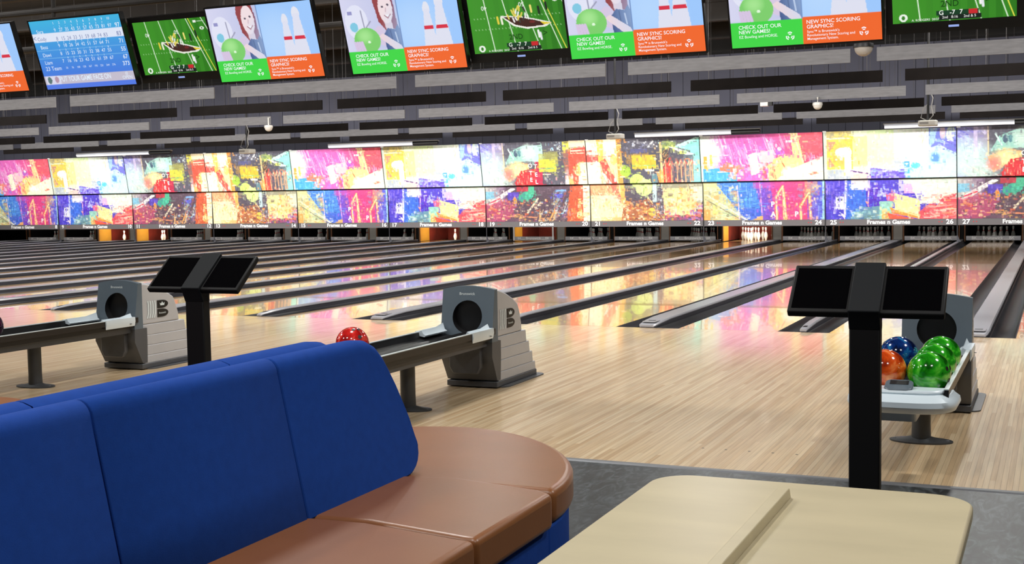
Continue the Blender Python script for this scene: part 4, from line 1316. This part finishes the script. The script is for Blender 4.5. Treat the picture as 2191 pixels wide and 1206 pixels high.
ADS = [(-3.995, 2.541), (-0.635, 2.503), (0.731, 2.502), (2.729, 2.511), (4.014, 2.516)]
AD_LABEL = ['cut off at the left edge of the picture', 'directly right of the leftmost football screen', 'directly left of the middle football screen', 'directly right of the middle football screen', 'directly left of the rightmost football screen']
for i, (x, z) in enumerate(ADS):
    root = monitor_base('score_monitor', 'monitor with green and orange advert, ' + AD_LABEL[i], x, -3.51, z, W_AD, H_AD, 0.012, 0.014, 'monitor', 'advert monitors')
    if AD_ME is None:
        AD_ME = ad_canvas().mesh('advert_screen', (-W_AD / 2, -0.001, H_AD), (W_AD, 0, 0), (0, 0, -H_AD), M_SCREENPRINT)
        t = MB()
        W, H = W_AD, H_AD
        xd, zd = (1, 0, 0), (0, 0, 1)
        t.text('CHECK OUT OUR', mon_point(W, H, 0.055, 0.772), xd, zd, 0.039, heavy=0.008, align='L')
        t.text('NEW GAMES!', mon_point(W, H, 0.055, 0.826), xd, zd, 0.039, heavy=0.008, align='L')
        t.text('EZ Bowling and HORSE.', mon_point(W, H, 0.055, 0.880), xd, zd, 0.029, align='L')
        t.text('NEW SYNC SCORING', mon_point(W, H, 0.515, 0.758), xd, zd, 0.039, heavy=0.008, align='L')
        t.text('GRAPHICS!', mon_point(W, H, 0.515, 0.812), xd, zd, 0.039, heavy=0.008, align='L')
        t.text("Sync\u2122 is Brunswick's", mon_point(W, H, 0.515, 0.866), xd, zd, 0.0265, heavy=0.003, align='L')
        t.text('Revolutionary New Scoring and', mon_point(W, H, 0.515, 0.906), xd, zd, 0.0265, heavy=0.003, align='L')
        t.text('Management System.', mon_point(W, H, 0.515, 0.946), xd, zd, 0.0265, heavy=0.003, align='L')
        for u in (0.40, 0.885):
            p = mon_point(W, H, u, 0.90)
            cube_logo(t, p[0], p[2], 0.038, -0.003)
        sc = link_mesh('screen', AD_ME, root)
        AD_TXT = t.build('screen_lettering', emat((250, 250, 255)), sc).data
    else:
        sc = link_mesh('screen', AD_ME, root)
        link_mesh('screen_lettering', AD_TXT, sc)

TV_LABEL = ['leftmost television showing a football game, beside the blue score screen', 'middle television showing a football game, between two advert monitors', 'rightmost television showing a football game, cut by the top edge']
for i, (x, z) in enumerate(((-1.692, 2.620), (1.717, 2.612), (5.03, 2.626))):
    root = monitor_base('football_television', TV_LABEL[i], x, -3.43, z, W_TV, H_TV, 0.045, 0.075, 'television', 'football televisions')
    if TV_ME is None:
        TV_ME = tv_canvas().mesh('football_screen', (-W_TV / 2, -0.001, H_TV), (W_TV, 0, 0), (0, 0, -H_TV), M_SCREENPRINT)
        t = MB()
        W, H = W_TV, H_TV
        xd, zd = (1, 0, 0), (0, 0, 1)
        t.text('G', mon_point(W, H, 0.40, 0.885), xd, zd, 0.045, heavy=0.01)
        t.text('-7', mon_point(W, H, 0.49, 0.885), xd, zd, 0.045, heavy=0.01)
        t.text('7', mon_point(W, H, 0.56, 0.885), xd, zd, 0.045, heavy=0.01)
        t.text('2nd   8:16', mon_point(W, H, 0.47, 0.95), xd, zd, 0.026)
        t.text('2nd & 5', mon_point(W, H, 0.63, 0.95), xd, zd, 0.026)
        t.text('A. RODGERS  20/27', mon_point(W, H, 0.27, 0.968), xd, zd, 0.022)
        t.text('40', mon_point(W, H, 0.17, 0.25), (-1, 0, 0), (0, 0, -1), 0.05)
        t.text('50', mon_point(W, H, 0.57, 0.23), (-1, 0, 0), (0, 0, -1), 0.05)
        sc = link_mesh('screen', TV_ME, root)
        o = t.build('screen_lettering', emat((244, 246, 240)), sc)
        t2 = MB().text('2ND', mon_point(W, H, 0.47, 0.76), xd, zd, 0.06, heavy=0.01).text('>', mon_point(W, H, 0.78, 0.73), xd, zd, 0.08)
        o2 = t2.build('field_lettering', emat((24, 70, 20)), sc)
        TV_TXT = (o.data, o2.data)
    else:
        sc = link_mesh('screen', TV_ME, root)
        link_mesh('screen_lettering', TV_TXT[0], sc)
        link_mesh('field_lettering', TV_TXT[1], sc)
    MB().box(-0.035, 0.035, -0.008, -0.005, -0.045, -0.03).build('maker_badge', emat((150, 170, 230)), root)

root = monitor_base('score_monitor', 'monitor with a blue bowling score table', -2.68, -3.51, 2.536, W_AD, H_AD, 0.012, 0.014, 'monitor', None)
sc = link_mesh('screen', score_canvas().mesh('score_screen', (-W_AD / 2, -0.001, H_AD), (W_AD, 0, 0), (0, 0, -H_AD), M_SCREENPRINT), root)
t, td = MB(), MB()
xd, zd = (1, 0, 0), (0, 0, 1)
rows = [(0.15, 'Sara', '9 27 35 43 51 57 65 73 81 97'.split(), '97'), (0.375, 'Bess', '9 18 26 34 42 51 57 64 71'.split(), '71'),
        (0.49, 'Dawi', '8 15 23 30 31 32 38 47 55'.split(), '55'), (0.60, 'Liam', '7 16 16 23 43 51 61 59 67'.split(), '67')]
for v, nm, sc_, tot in rows:
    t.text(nm, mon_point(W_AD, H_AD, 0.06, v + 0.01), xd, zd, 0.05, align='L')
    for i, s in enumerate(sc_):
        t.text(s, mon_point(W_AD, H_AD, 0.27 + 0.067 * i, v), xd, zd, 0.046)
        t.text(random.choice('123456789/-'), mon_point(W_AD, H_AD, 0.265 + 0.067 * i, v - 0.05), xd, zd, 0.026)
    t.text(tot, mon_point(W_AD, H_AD, 0.955, v), xd, zd, 0.055, heavy=0.01)
for i in range(10):
    t.text(str(i + 1), mon_point(W_AD, H_AD, 0.27 + 0.067 * i, 0.05), xd, zd, 0.034)
t.text('23 Team', mon_point(W_AD, H_AD, 0.05, 0.70), xd, zd, 0.055, align='L')
for i, s in enumerate('33 76 100 120 167 193 221 244 276'.split()):
    t.text(s, mon_point(W_AD, H_AD, 0.29 + 0.065 * i, 0.70), xd, zd, 0.026)
t.text('373', mon_point(W_AD, H_AD, 0.945, 0.695), xd, zd, 0.055, heavy=0.01)
t.text('PUT YOUR GAME FACE ON', mon_point(W_AD, H_AD, 0.46, 0.862), xd, zd, 0.07, heavy=0.012, stretch=0.72)
t.text('@', mon_point(W_AD, H_AD, 0.92, 0.835), xd, zd, 0.035)
t.text('OPEN', mon_point(W_AD, H_AD, 0.92, 0.895), xd, zd, 0.045)
t.build('screen_lettering', emat((226, 238, 252)), sc)
td.text('Cody', mon_point(W_AD, H_AD, 0.05, 0.265), xd, zd, 0.05, align='L').text('<', mon_point(W_AD, H_AD, 0.02, 0.255), xd, zd, 0.07)
for i, s in enumerate('8 15 24 33 51 59 68 74 83'.split()):
    td.text(s, mon_point(W_AD, H_AD, 0.27 + 0.067 * i, 0.275), xd, zd, 0.05)
td.text('83', mon_point(W_AD, H_AD, 0.95, 0.27), xd, zd, 0.055, heavy=0.01)
td.build('row_lettering', emat((120, 132, 176)), sc)

# rail that carries the monitors
rail = thing('monitor_rail', 'dark pipe rail that carries the overhead monitors', 'rail', (0, -3.31, 2.96))
MB().tube([(-8, 0, 0), (7.5, 0, 0)], 0.03, 10).build('pipe', M_BEAM, rail)
MB().tube([(-8, 0, 0.36), (7.5, 0, 0.36)], 0.03, 10).build('pipe', M_BEAM, rail)
for x in (-7.2, -5.0, -3.3, -1.3, -0.0, 2.0, 3.37, 5.7, 7.0):
    MB().tube([(x, 0.0, -0.02), (x, 0.0, 2.8)], 0.022, 8).build('drop_pole', M_BEAM, rail)


# ------------------------------------------------------------------ ball returns
M_SLATE = mat('slate_plastic', (84, 96, 106), 0.4, var=0.04, vscale=4)
M_SLATE2 = mat('dark_slate_plastic', (70, 72, 76), 0.45)
M_SHELL = mat('warm_grey_plastic', (168, 168, 170), 0.42, var=0.03, vscale=4)
M_BASEGREY = mat('dark_base_plastic', (72, 74, 78), 0.45)
M_RAILGREY = mat('grey_rail', (182, 188, 192), 0.4)
M_RAILBLACK = mat('black_rail', (26, 23, 23), 0.35)
M_PALE = mat('pale_blue_plastic', (204, 217, 225), 0.3, spec=0.6)
M_TRACK = mat('black_track', (16, 16, 18), 0.4)
M_POST = mat('gunmetal_post', (70, 72, 74), 0.38, 0.4)
M_LOGOGREY = mat('light_grey_print', (196, 206, 208), 0.4)
HY = -4.43                      # front face of the hood


def hood_front_y(z):
    pts = [(0.0, -4.35), (0.06, -4.36), (0.25, -4.46), (0.40, -4.455), (0.55, -4.43), (0.80, -4.39)]
    for (z0, y0), (z1, y1) in zip(pts[:-1], pts[1:]):
        if z <= z1:
            return y0 + (y1 - y0) * (z - z0) / (z1 - z0)
    return pts[-1][1]


def ball_return(xc, label):
    root = thing('ball_return', label, 'ball return', (xc, 0, 0), 'ball returns on the approach')
    # ---- hood shell: stepped side bands getting longer and wider towards the floor
    upper = [(-4.368, 0.385), (-4.360, 0.745), (-4.27, 0.738), (-4.14, 0.705), (-4.01, 0.655), (-3.915, 0.605), (-3.875, 0.53), (-3.85, 0.455), (-3.84, 0.385)]
    MB().prism(upper, -0.192, 0.192, 'x').build('hood_shell', M_SHELL, root, bevel=0.012)
    for i, (z1, z0, yb, yb2, hx) in enumerate(((0.385, 0.292, -3.775, -3.76, 0.1955), (0.292, 0.205, -3.72, -3.705, 0.199), (0.205, 0.118, -3.665, -3.65, 0.2025), (0.118, 0.05, -3.615, -3.605, 0.206))):
        MB().prism([(-4.40 + 0.02 * i * (1 if i > 1 else 0.3), z1), (yb, z1), (yb2, z0), (-4.38 + 0.018 * i, z0)], -hx, hx, 'x').build('shell_band', M_SHELL, root, bevel=0.006)
    MB().box(-0.212, 0.212, -4.37, -3.60, 0.008, 0.052).build('plinth', M_BASEGREY, root, bevel=0.006)
    MB().prism(rounded_rect(-0.262, 0.262, -4.31, -3.52, 0.07), 0.0, 0.009, 'z').build('foot_plate', M_BASEGREY, root)
    # ---- front face with round opening
    n = 48
    cz, r = 0.545, 0.122
    zt = 0.748

    def outline(a):
        """outer edge of the upper face in direction a from the hole centre"""
        dx, dz = math.cos(a), math.sin(a)
        best = 9
        hx = 0.214
        if abs(dx) > 1e-6:
            best = min(best, hx / abs(dx))
        if dz < -1e-6:
            best = min(best, (cz - 0.36) / -dz)
        if dz > 1e-3:
            t = (zt - cz) / dz
            for _ in range(6):
                x = max(-hx, min(hx, dx * t))
                t = (zt + 0.026 * (1 - (x / hx) ** 2) - cz) / dz
            best = min(best, t)
        return dx * best, cz + dz * best
    angs = sorted(set([2 * math.pi * i / n for i in range(n)] + [math.atan2(zt - cz, 0.214), math.pi - math.atan2(zt - cz, 0.214), -math.atan2(cz - 0.36, 0.214) + 2 * math.pi, math.pi + math.atan2(cz - 0.36, 0.214)]))
    outer = [outline(a) for a in angs]
    inner = [(r * math.cos(a), cz + r * math.sin(a)) for a in angs]
    b = MB()
    fo = [(x, hood_front_y(z), z) for x, z in outer]
    fi = [(x, hood_front_y(z), z) for x, z in inner]
    bo = [(x, -4.350, z) for x, z in outer]
    bi = [(x * 1.0, -4.378, z) for x, z in inner]
    m = len(angs)
    base = 0
    b.v = fo + fi + bo + bi
    for j in range(m):
        q = (j + 1) % m
        b.f += [(j, q, m + q, m + j), (2 * m + j, 2 * m + q, q, j), (m + j, m + q, 3 * m + q, 3 * m + j)]
        b.m += [0, 0, 1]
    face = b.build('front_face', [M_SLATE, M_TRACK], root, smooth=True, angle=35)
    MB().prism([(r * 1.02 * math.cos(a), cz + r * 1.02 * math.sin(a)) for a in angs], -4.378, -4.372, 'y').build('dark_throat', M_TRACK, face)
    t = MB()
    t.text('Brunswick', (-0.01, hood_front_y(0.715) - 0.0015, 0.715), (1, 0, 0), (0, 0.1, 1), 0.028, heavy=0.012, stretch=1.1)
    t.build('face_lettering', M_LOGOGREY, face)
    # ---- apron below the rack
    zz = [0.36, 0.30, 0.25, 0.18, 0.12, 0.06]
    MB().loft([[(-hx, hood_front_y(z), z), (hx, hood_front_y(z), z), (hx, -4.30, z), (-hx, -4.30, z)] for z, hx in zip(zz, (0.214, 0.214, 0.214, 0.212, 0.21, 0.208))]).build('front_apron', M_SLATE2, root, smooth=True, angle=40)
    MB().prism([(-0.10, 0.12), (0.10, 0.12), (0.13, 0.17), (0.13, 0.34), (-0.13, 0.34), (-0.13, 0.17)], -4.49, -4.45, 'y').build('apron_panel', M_BASEGREY, root, bevel=0.008)
    # ---- emblem on the right flank
    X = 0.1935
    for z0, z1 in ((0.512, 0.582), (0.435, 0.505)):
        pts = [(-4.135, z0), (-4.135, z1)]
        ry, rz = 0.13, (z1 - z0) / 2
        pts = [(-4.135, z1)] + [(-4.135 + 0.06 + 0.085 * math.sin(a), (z0 + z1) / 2 + rz * math.cos(a)) for a in [math.pi * i / 10 for i in range(11)]] + [(-4.135, z0)]
        MB().prism(pts, X - 0.004, X + 0.002, 'x').build('emblem_lobe', M_TRACK, root)
    e = MB()
    for i in range(4):
        y0 = -4.265 + 0.030 * i
        for zz0, zz1, s0, s1 in ((0.435, 0.475, -0.012, 0.004), (0.475, 0.55, 0.004, 0.006), (0.55, 0.585, 0.006, 0.0)):
            e.raw([(X + 0.002, y0 + s0, zz0), (X + 0.002, y0 + s0 + 0.017, zz0), (X + 0.002, y0 + s1 + 0.017, zz1), (X + 0.002, y0 + s1, zz1)], [(0, 1, 2, 3)])
    e.build('emblem_stripes', M_LOGOGREY, root)
    e = MB()
    e.text('Brunswick', (X + 0.0035, -4.07, 0.470), (0, 1, 0), (0, 0, 1), 0.022, heavy=0.01)
    e.prism([(-4.095, 0.535), (-4.045, 0.535), (-4.038, 0.56), (-4.055, 0.55), (-4.07, 0.568), (-4.085, 0.55), (-4.102, 0.56)], X + 0.002, X + 0.0035, 'x')
    e.build('emblem_lettering', M_LOGOGREY, root)
    # ---- rack
    y0, y1 = -6.42, -4.44
    MB().prism([(-0.205, 0.455), (-0.195, 0.418), (-0.11, 0.401), (-0.03, 0.414), (0.0, 0.436), (0.03, 0.414), (0.11, 0.401), (0.195, 0.418), (0.205, 0.455), (0.205, 0.38), (-0.205, 0.38)], y0, y1, 'y').build('ball_track', M_TRACK, root, smooth=True, angle=35)
    for s in (-1, 1):
        xa, xb = sorted((s * 0.206, s * 0.226))
        MB().box(xa, xb, y0, y1 + 0.02, 0.418, 0.462).build('side_band', M_RAILBLACK, root)
        MB().prism([(s * 0.185, 0.418), (s * 0.230, 0.418), (s * 0.240, 0.412), (s * 0.242, 0.380), (s * 0.234, 0.360), (s * 0.205, 0.350), (s * 0.175, 0.352)], y0, y1 + 0.02, 'y').build('side_rail', M_RAILGREY, root, smooth=True, angle=50)
        MB().box(*sorted((s * 0.204, s * 0.226)), y0, y1 - 0.35, 0.462, 0.467).build('rail_lip_highlight', M_LOGOGREY, root)  # pale colour paints the highlight along the rail's top edge
        # pale guide at the hood end
        MB().loft([[(s * 0.20, yy, 0.47), (s * 0.235, yy, 0.47), (s * 0.238, yy, 0.435), (s * 0.228, yy, 0.395), (s * 0.222, yy, 0.44), (s * 0.16, yy, 0.428), (s * 0.15, yy, 0.440), (s * 0.17, yy, 0.452), (s * 0.185, yy, 0.500 if yy > -4.6 else 0.478)] for yy in (-4.82, -4.75, -4.6, -4.47)]).build('guide_lip', M_PALE, root, smooth=True, angle=40)
        MB().lathe([(0.010, 0), (0.010, 0.003)], 10, (0, 0, 0)).build('guide_bolt', M_SLOT, root).location = (s * 0.2385, -4.53, 0.415)
        root.children[-1].rotation_euler = (0, s * math.pi / 2, 0)
    MB().box(-0.17, 0.17, y0 + 0.1, y1, 0.33, 0.38).build('under_beam', M_BASEGREY, root)
    # ---- post and foot
    MB().lathe([(0.055, 0.012), (0.052, 0.10), (0.052, 0.35)], 20, (0, 0, 0)).build('post', M_POST, root, smooth=True, loc=(0, -5.38, 0))
    foot = MB()
    rings = []
    for f, z in ((1.0, 0.0), (1.0, 0.008), (0.6, 0.016), (0.32, 0.03)):
        rings.append([(0.175 * f * math.cos(2 * math.pi * j / 28), 0.105 * f * math.sin(2 * math.pi * j / 28) - 0.0, z) for j in range(28)])
    foot.loft(rings)
    ft = foot.build('foot', M_POST, root, smooth=True, loc=(0, -5.38, 0))
    for s in (-1, 1):
        MB().lathe([(0.011, 0.0), (0.009, 0.006), (0.001, 0.007)], 8, (s * 0.145, 0, 0.007)).build('foot_bolt', M_STEEL, ft)
    # ---- end tray
    def tray_outline(hx, yf):
        pts = []
        for i in range(25):
            a = math.pi * i / 24
            c_, s_ = math.cos(a), math.sin(a)
            pts.append((hx * math.copysign(abs(c_) ** 0.6, c_), -6.30 - (yf) * abs(s_) ** 0.75))
        return [(hx, -6.22)] + pts + [(-hx, -6.22)]
    rings = []
    for hx, yf, z in ((0.225, 0.18, 0.345), (0.255, 0.225, 0.356), (0.270, 0.25, 0.385), (0.265, 0.245, 0.410), (0.240, 0.20, 0.428), (0.235, 0.17, 0.436)):
        rings.append([(x, y, z) for x, y in tray_outline(hx, yf)])
    MB().loft(rings).build('end_tray', M_PALE, root, smooth=True, angle=50)
    MB().prism([(x, y) for x, y in tray_outline(0.222, 0.15) if y <= -6.26] + [(-0.2, -6.32), (0.2, -6.32)][:0], 0.430, 0.456, 'z').build('tray_crest', M_PALE, root, bevel=0.012)
    kp = MB().prism(rounded_rect(-0.068, 0.068, -0.06, 0.06, 0.035), -0.010, 0.008, 'z').build('keypad', M_SLATE, root, bevel=0.005, loc=(-0.012, -6.385, 0.468))
    kp.rotation_euler = (0.30, 0, 0)
    MB().box(-0.045, 0.045, 0.0, 0.045, 0.008, 0.0095).build('keypad_display', M_TRACK, kp)
    MB().prism(rounded_rect(-0.24, 0.075, -6.44, -6.22, 0.03), 0.300, 0.346, 'z').build('under_box', M_RAILGREY, root)
    return root


RET = [(-P / 2, 'grey ball return at the left edge, behind the left console'), (P / 2, 'grey ball return with a red ball, behind the blue sofa'), (1.5 * P, 'ball return loaded with green, blue and orange balls, behind the right console')]
for x, w in RET:
    ball_return(x, w)

# ------------------------------------------------------------------ bowling balls
def ball_mat(name, c1, c2, c3):
    m = bpy.data.materials.new(name)
    m.use_nodes = True
    nt = m.node_tree
    b = nt.nodes['Principled BSDF']
    tc = nt.nodes.new('ShaderNodeTexCoord')
    nz = nt.nodes.new('ShaderNodeTexNoise')
    nz.inputs['Scale'].default_value = 7
    nz.inputs['Detail'].default_value = 5
    nz.inputs['Distortion'].default_value = 1.8
    nt.links.new(tc.outputs['Object'], nz.inputs['Vector'])
    r = nt.nodes.new('ShaderNodeValToRGB')
    e = r.color_ramp.elements
    e[0].position, e[0].color = 0.34, lin(c1)
    e[1].position, e[1].color = 0.68, lin(c3)
    e.new(0.5).color = lin(c2)
    nt.links.new(nz.outputs['Fac'], r.inputs[0])
    nt.links.new(r.outputs[0], b.inputs['Base Color'])
    b.inputs['Roughness'].default_value = 0.12
    b.inputs['Coat Weight'].default_value = 0.7
    return m


BM = {'green': ball_mat('green_marbled', (10, 84, 8), (38, 160, 26), (120, 220, 70)), 'blue': ball_mat('blue_marbled', (6, 16, 50), (12, 50, 120), (40, 140, 190)),
      'orange': ball_mat('orange_marbled', (150, 40, 10), (222, 84, 26), (250, 160, 90)), 'red': ball_mat('red_marbled', (150, 16, 16), (206, 40, 36), (240, 110, 90)),
      'purple': ball_mat('dark_purple', (26, 8, 22), (52, 18, 44), (84, 34, 66))}
X3 = 1.5 * P
RB = 0.1085
for colr, x, y, lab, holes in (
        ('green', X3 + 0.11, -6.155, 'green marbled bowling ball nearest the pale tray', (1.0, -0.35, 0.1)),
        ('green', X3 + 0.11, -5.80, 'green marbled bowling ball in the middle of three green ones', (0.6, 0.3, -0.8)),
        ('green', X3 + 0.11, -5.45, 'green marbled bowling ball farthest from the pale tray', (0.6, 0.3, -0.8)),
        ('blue', X3 - 0.11, -5.53, 'dark blue swirled bowling ball behind the orange one', (-0.9, 0.3, 0.6)),
        ('orange', X3 - 0.11, -6.13, 'orange bowling ball half hidden by the right console', (-0.9, 0.1, 0.3)),
        ('red', P / 2 - 0.11, -5.91, 'red bowling ball showing over the top of the blue sofa', (0.55, -0.30, 0.78)),
        ('purple', -P / 2 - 0.11, -5.72, 'dark purple bowling ball cut off at the left edge', (0.1, 0.2, 0.9))):
    root = thing('bowling_ball', lab, 'bowling ball', (x, y, 0.401 + RB), 'bowling balls on the returns')
    MB().ball((0, 0, 0), RB, 36, 20).build('ball_shell', BM[colr], root, smooth=True, angle=80)
    h = Vector(holes).normalized()
    side = h.cross(Vector((0, 0, 1))).normalized()
    upv = side.cross(h).normalized()
    for a, bb, rr in ((0.019, 0.022, 0.0115), (-0.019, 0.022, 0.0115), (0.0, -0.045, 0.013)):
        d = (h * RB + side * a + upv * bb).normalized()
        MB().disc(d * (RB + 0.0008), d, rr).build('finger_hole', M_SLOT, root)

# ------------------------------------------------------------------ scoring consoles
M_CONS = mat('satin_black_steel', (8, 8, 10), 0.6, spec=0.3)
M_CONSTOP = mat('slate_black_strap', (14, 18, 22), 0.7, spec=0.25)
M_SCREENBLACK = mat('dark_glass_screen', (6, 6, 8), 0.12)


def console(x, y, label):
    root = thing('scoring_console', label, 'console', (x, y, 0), 'scoring consoles')
    MB().prism(rounded_rect(-0.16, 0.16, -0.14, 0.14, 0.02), 0.0, 0.012, 'z').build('base_plate', M_CONS, root)
    MB().box(-0.055, 0.055, -0.028, 0.028, 0.012, 0.955).build('post', M_CONS, root, bevel=0.006)
    # neck bends away and carries on as a strap over the screens
    pts = [(-0.028, 0.945), (-0.045, 0.985), (0.155, 1.165), (0.165, 1.155), (0.00, 1.005), (0.028, 0.945)]
    MB().prism([(-0.028, 0.94), (-0.05, 0.99), (-0.062, 1.012), (0.13, 1.178), (0.145, 1.16), (0.028, 1.02), (0.028, 0.94)], -0.0555, 0.0555, 'x').build('neck_strap', M_CONSTOP, root, bevel=0.004)
    # two screens either side, lying back at the same slope
    d = Vector((0, 0.192, 0.166)).normalized()
    nrm = Vector((0, -0.166, 0.192)).normalized()
    p0 = Vector((0, -0.055, 1.008))
    for s in (-1, 1):
        xa, xb = sorted((s * 0.050, s * 0.276))
        ring = [p0 - nrm * 0.004, p0 + d * 0.245 - nrm * 0.004, p0 + d * 0.245 - nrm * 0.034, p0 - nrm * 0.034]
        b = MB().prism([(q.y, q.z) for q in ring], xa, xb, 'x')
        tb = b.build('tablet', M_CONS, root, bevel=0.006)
        a = p0 + d * 0.018 - nrm * 0.0035
        c = p0 + d * 0.227 - nrm * 0.0035
        MB().raw([(xa + 0.014, a.y, a.z), (xb - 0.014, a.y, a.z), (xb - 0.014, c.y, c.z), (xa + 0.014, c.y, c.z)], [(0, 1, 2, 3)]).build('screen_glass', M_SCREENBLACK, tb)
    return root


console(1.76, -7.72, 'black twin-screen scoring console on the left, rising behind the sofa')
console(5.082, -8.15, 'black twin-screen scoring console on the right, rising behind the table')

# ------------------------------------------------------------------ blue back-to-back sofa
M_BLUE = mat('royal_blue_fabric', (21, 66, 150), 0.9, spec=0.2, bump=0.25, bscale=500, var=0.06, vscale=30)
M_TAN = mat('tan_leather', (138, 87, 49), 0.36, bump=0.12, bscale=160, var=0.05, vscale=6)
M_KICK = mat('black_kickboard', (16, 16, 18), 0.6)
SOFA_END = -8.93


def superarc(cx, cy, rx, ry, n, a0, a1, p):
    out = []
    for i in range(n + 1):
        a = math.radians(a0 + (a1 - a0) * i / n)
        c_, s_ = math.cos(a), math.sin(a)
        out.append((cx + rx * math.copysign(abs(c_) ** p, c_), cy + ry * math.copysign(abs(s_) ** p, s_)))
    return out


def shear(o, f):
    for v in o.data.vertices:
        v.co = f(v.co)
    return o


def cushion(name, outline, z0, z1, m, root, bev):
    return MB().prism(outline, z0, z1, 'z').build(name, m, root, bevel=bev, seg=4)


def sofa(dx, dy, label, full):
    root = thing('sofa', label, 'sofa', (3.40 + dx, -8.93 + dy, 0), 'blue and tan sofas')
    # local: x across (near side is +x), y along (round end towards +y)
    ylen = -2.9
    half = superarc(0, 0.02, 0.775, 0.915, 28, 0, 180, 1.12)
    cushion('round_seat', half + [(-0.775, -0.03), (0.775, -0.03)], 0.335, 0.455, M_TAN, root, 0.028)
    base = superarc(0, 0.0, 0.765, 0.90, 28, 0, 180, 1.12)
    cushion('round_base', base + [(-0.765, -0.05), (0.765, -0.05)], 0.06, 0.338, M_BLUE, root, 0.012)
    for s in (1, -1):
        ys = [-0.035, -0.635, -1.45, -2.25, ylen]
        for i in range(4):
            e0 = [(s * 0.13, ys[i]), (s * 0.40, ys[i] + (0.05 if i == 0 else 0.015)), (s * 0.74, ys[i] - (0.02 if i == 0 else 0.05)), (s * 0.80, ys[i] - (0.06 if i == 0 else 0.055))]
            e1 = [(s * 0.80, ys[i + 1] - 0.05), (s * 0.74, ys[i + 1] - 0.046), (s * 0.40, ys[i + 1] + 0.019), (s * 0.13, ys[i + 1] + 0.004)]
            cushion('seat_cushion', e0 + e1, 0.34, 0.462, M_TAN, root, 0.022)
        xa, xb = sorted((s * 0.02, s * 0.77))
        MB().box(xa, xb, ylen, -0.055, 0.06, 0.343).build('seat_base', M_BLUE, root, bevel=0.01)
        # backrest in upholstered panels
        ends = [(0.0, -0.655), (-0.660, -1.465), (-1.470, -2.27), (-2.275, ylen)]
        for i, (ya, yb) in enumerate(ends):
            if i == 0:
                st = [(yb, .45, .955), (yb + .004, .45, .955), (-.30, .45, .955), (-.16, .45, .955), (-.09, .45, .947), (-.05, .45, .928), (-.02, .45, .895), (.005, .452, .85),
                      (.03, .458, .80), (.055, .470, .735), (.075, .486, .68), (.09, .508, .61), (.098, .54, .565)]
            else:
                st = [(yb, .45, .955), (yb + .004, .45, .955), (ya - .004, .45, .955), (ya, .45, .955)]
            rings = []
            for j, (y, z0, z1) in enumerate(st):
                seam = 0.004 if j == 0 or (i > 0 and j == len(st) - 1) else 0.0
                if s < 0:
                    y, z1 = y - 0.05, z1 - 0.004
                r = min(0.045, (z1 - z0) * 0.4)
                fx = lambda z: 0.215 - 0.105 * (z - 0.45) / 0.5 - seam
                ring = [(0.006, z0), (fx(z0) - 0.01, z0), (fx(z0 + 0.01), z0 + 0.01)]
                ring += [(fx(z0 + (z1 - r - z0) * q), z0 + (z1 - r - z0) * q) for q in (0.33, 0.66)]
                for q in range(6):
                    a_ = math.pi / 2 * q / 5
                    ring.append((fx(z1 - r) - r + r * math.cos(a_), z1 - r + r * math.sin(a_) - seam * 0.5))
                ring += [(0.055, z1 - seam * 0.5 - 0.002), (0.03, z1 - 0.012), (0.012, z1 - 0.03), (0.004, z1 - 0.055)]
                rings.append([(s * x, y, z) for x, z in ring])
            MB().loft(rings).build('back_panel', M_BLUE, root, smooth=True, bevel=0.012 if i == 0 else 0.0, seg=3, angle=50)
    MB().box(-0.66, 0.66, ylen + 0.05, 0.55, 0.0, 0.062).build('kickboard', M_KICK, root)
    return root


sofa(0, 0, 'blue fabric sofa with tan leather seats filling the lower left', True)
sofa(-2.63, -0.02, 'tan round end of a second sofa at the left edge', False)

# ------------------------------------------------------------------ table
M_MAPLE = mat('pale_maple_laminate', (194, 182, 150), 0.42, var=0.06, vscale=3.0, stretch=(1, 3, 1))
M_MAPLEEDGE = mat('maple_edge', (188, 162, 120), 0.5)
root = thing('table', 'pale maple laminate table with a raised centre divider', 'table', (5.179, -10.6, 0))
MB().prism(rounded_rect(-0.374, 0.374, -0.78, 0.815, 0.10, 10), 0.708, 0.740, 'z').build('tabletop', M_MAPLE, root, bevel=0.006)
MB().prism([(-0.7, 0.740), (0.665, 0.740), (0.647, 0.766), (-0.7, 0.766)], -0.045, -0.018, 'x').build('centre_divider', M_MAPLE, root, bevel=0.002)
for y in (-0.45, 0.45):
    lg = MB().lathe([(0.045, 0.02), (0.04, 0.1), (0.04, 0.708)], 18, (0, y, 0)).build('pedestal', M_BLACK, root, smooth=True)
    MB().lathe([(0.25, 0.0), (0.25, 0.012), (0.05, 0.03)], 24, (0, y, 0)).build('pedestal_foot', M_BLACK, lg, smooth=True)

# printed marks are too small to pick apart letter by letter
for o in bpy.data.objects:
    if o.type == 'MESH' and ('lettering' in o.name or 'marks' in o.name or 'stripes' in o.name):
        o['kind'] = 'stuff'
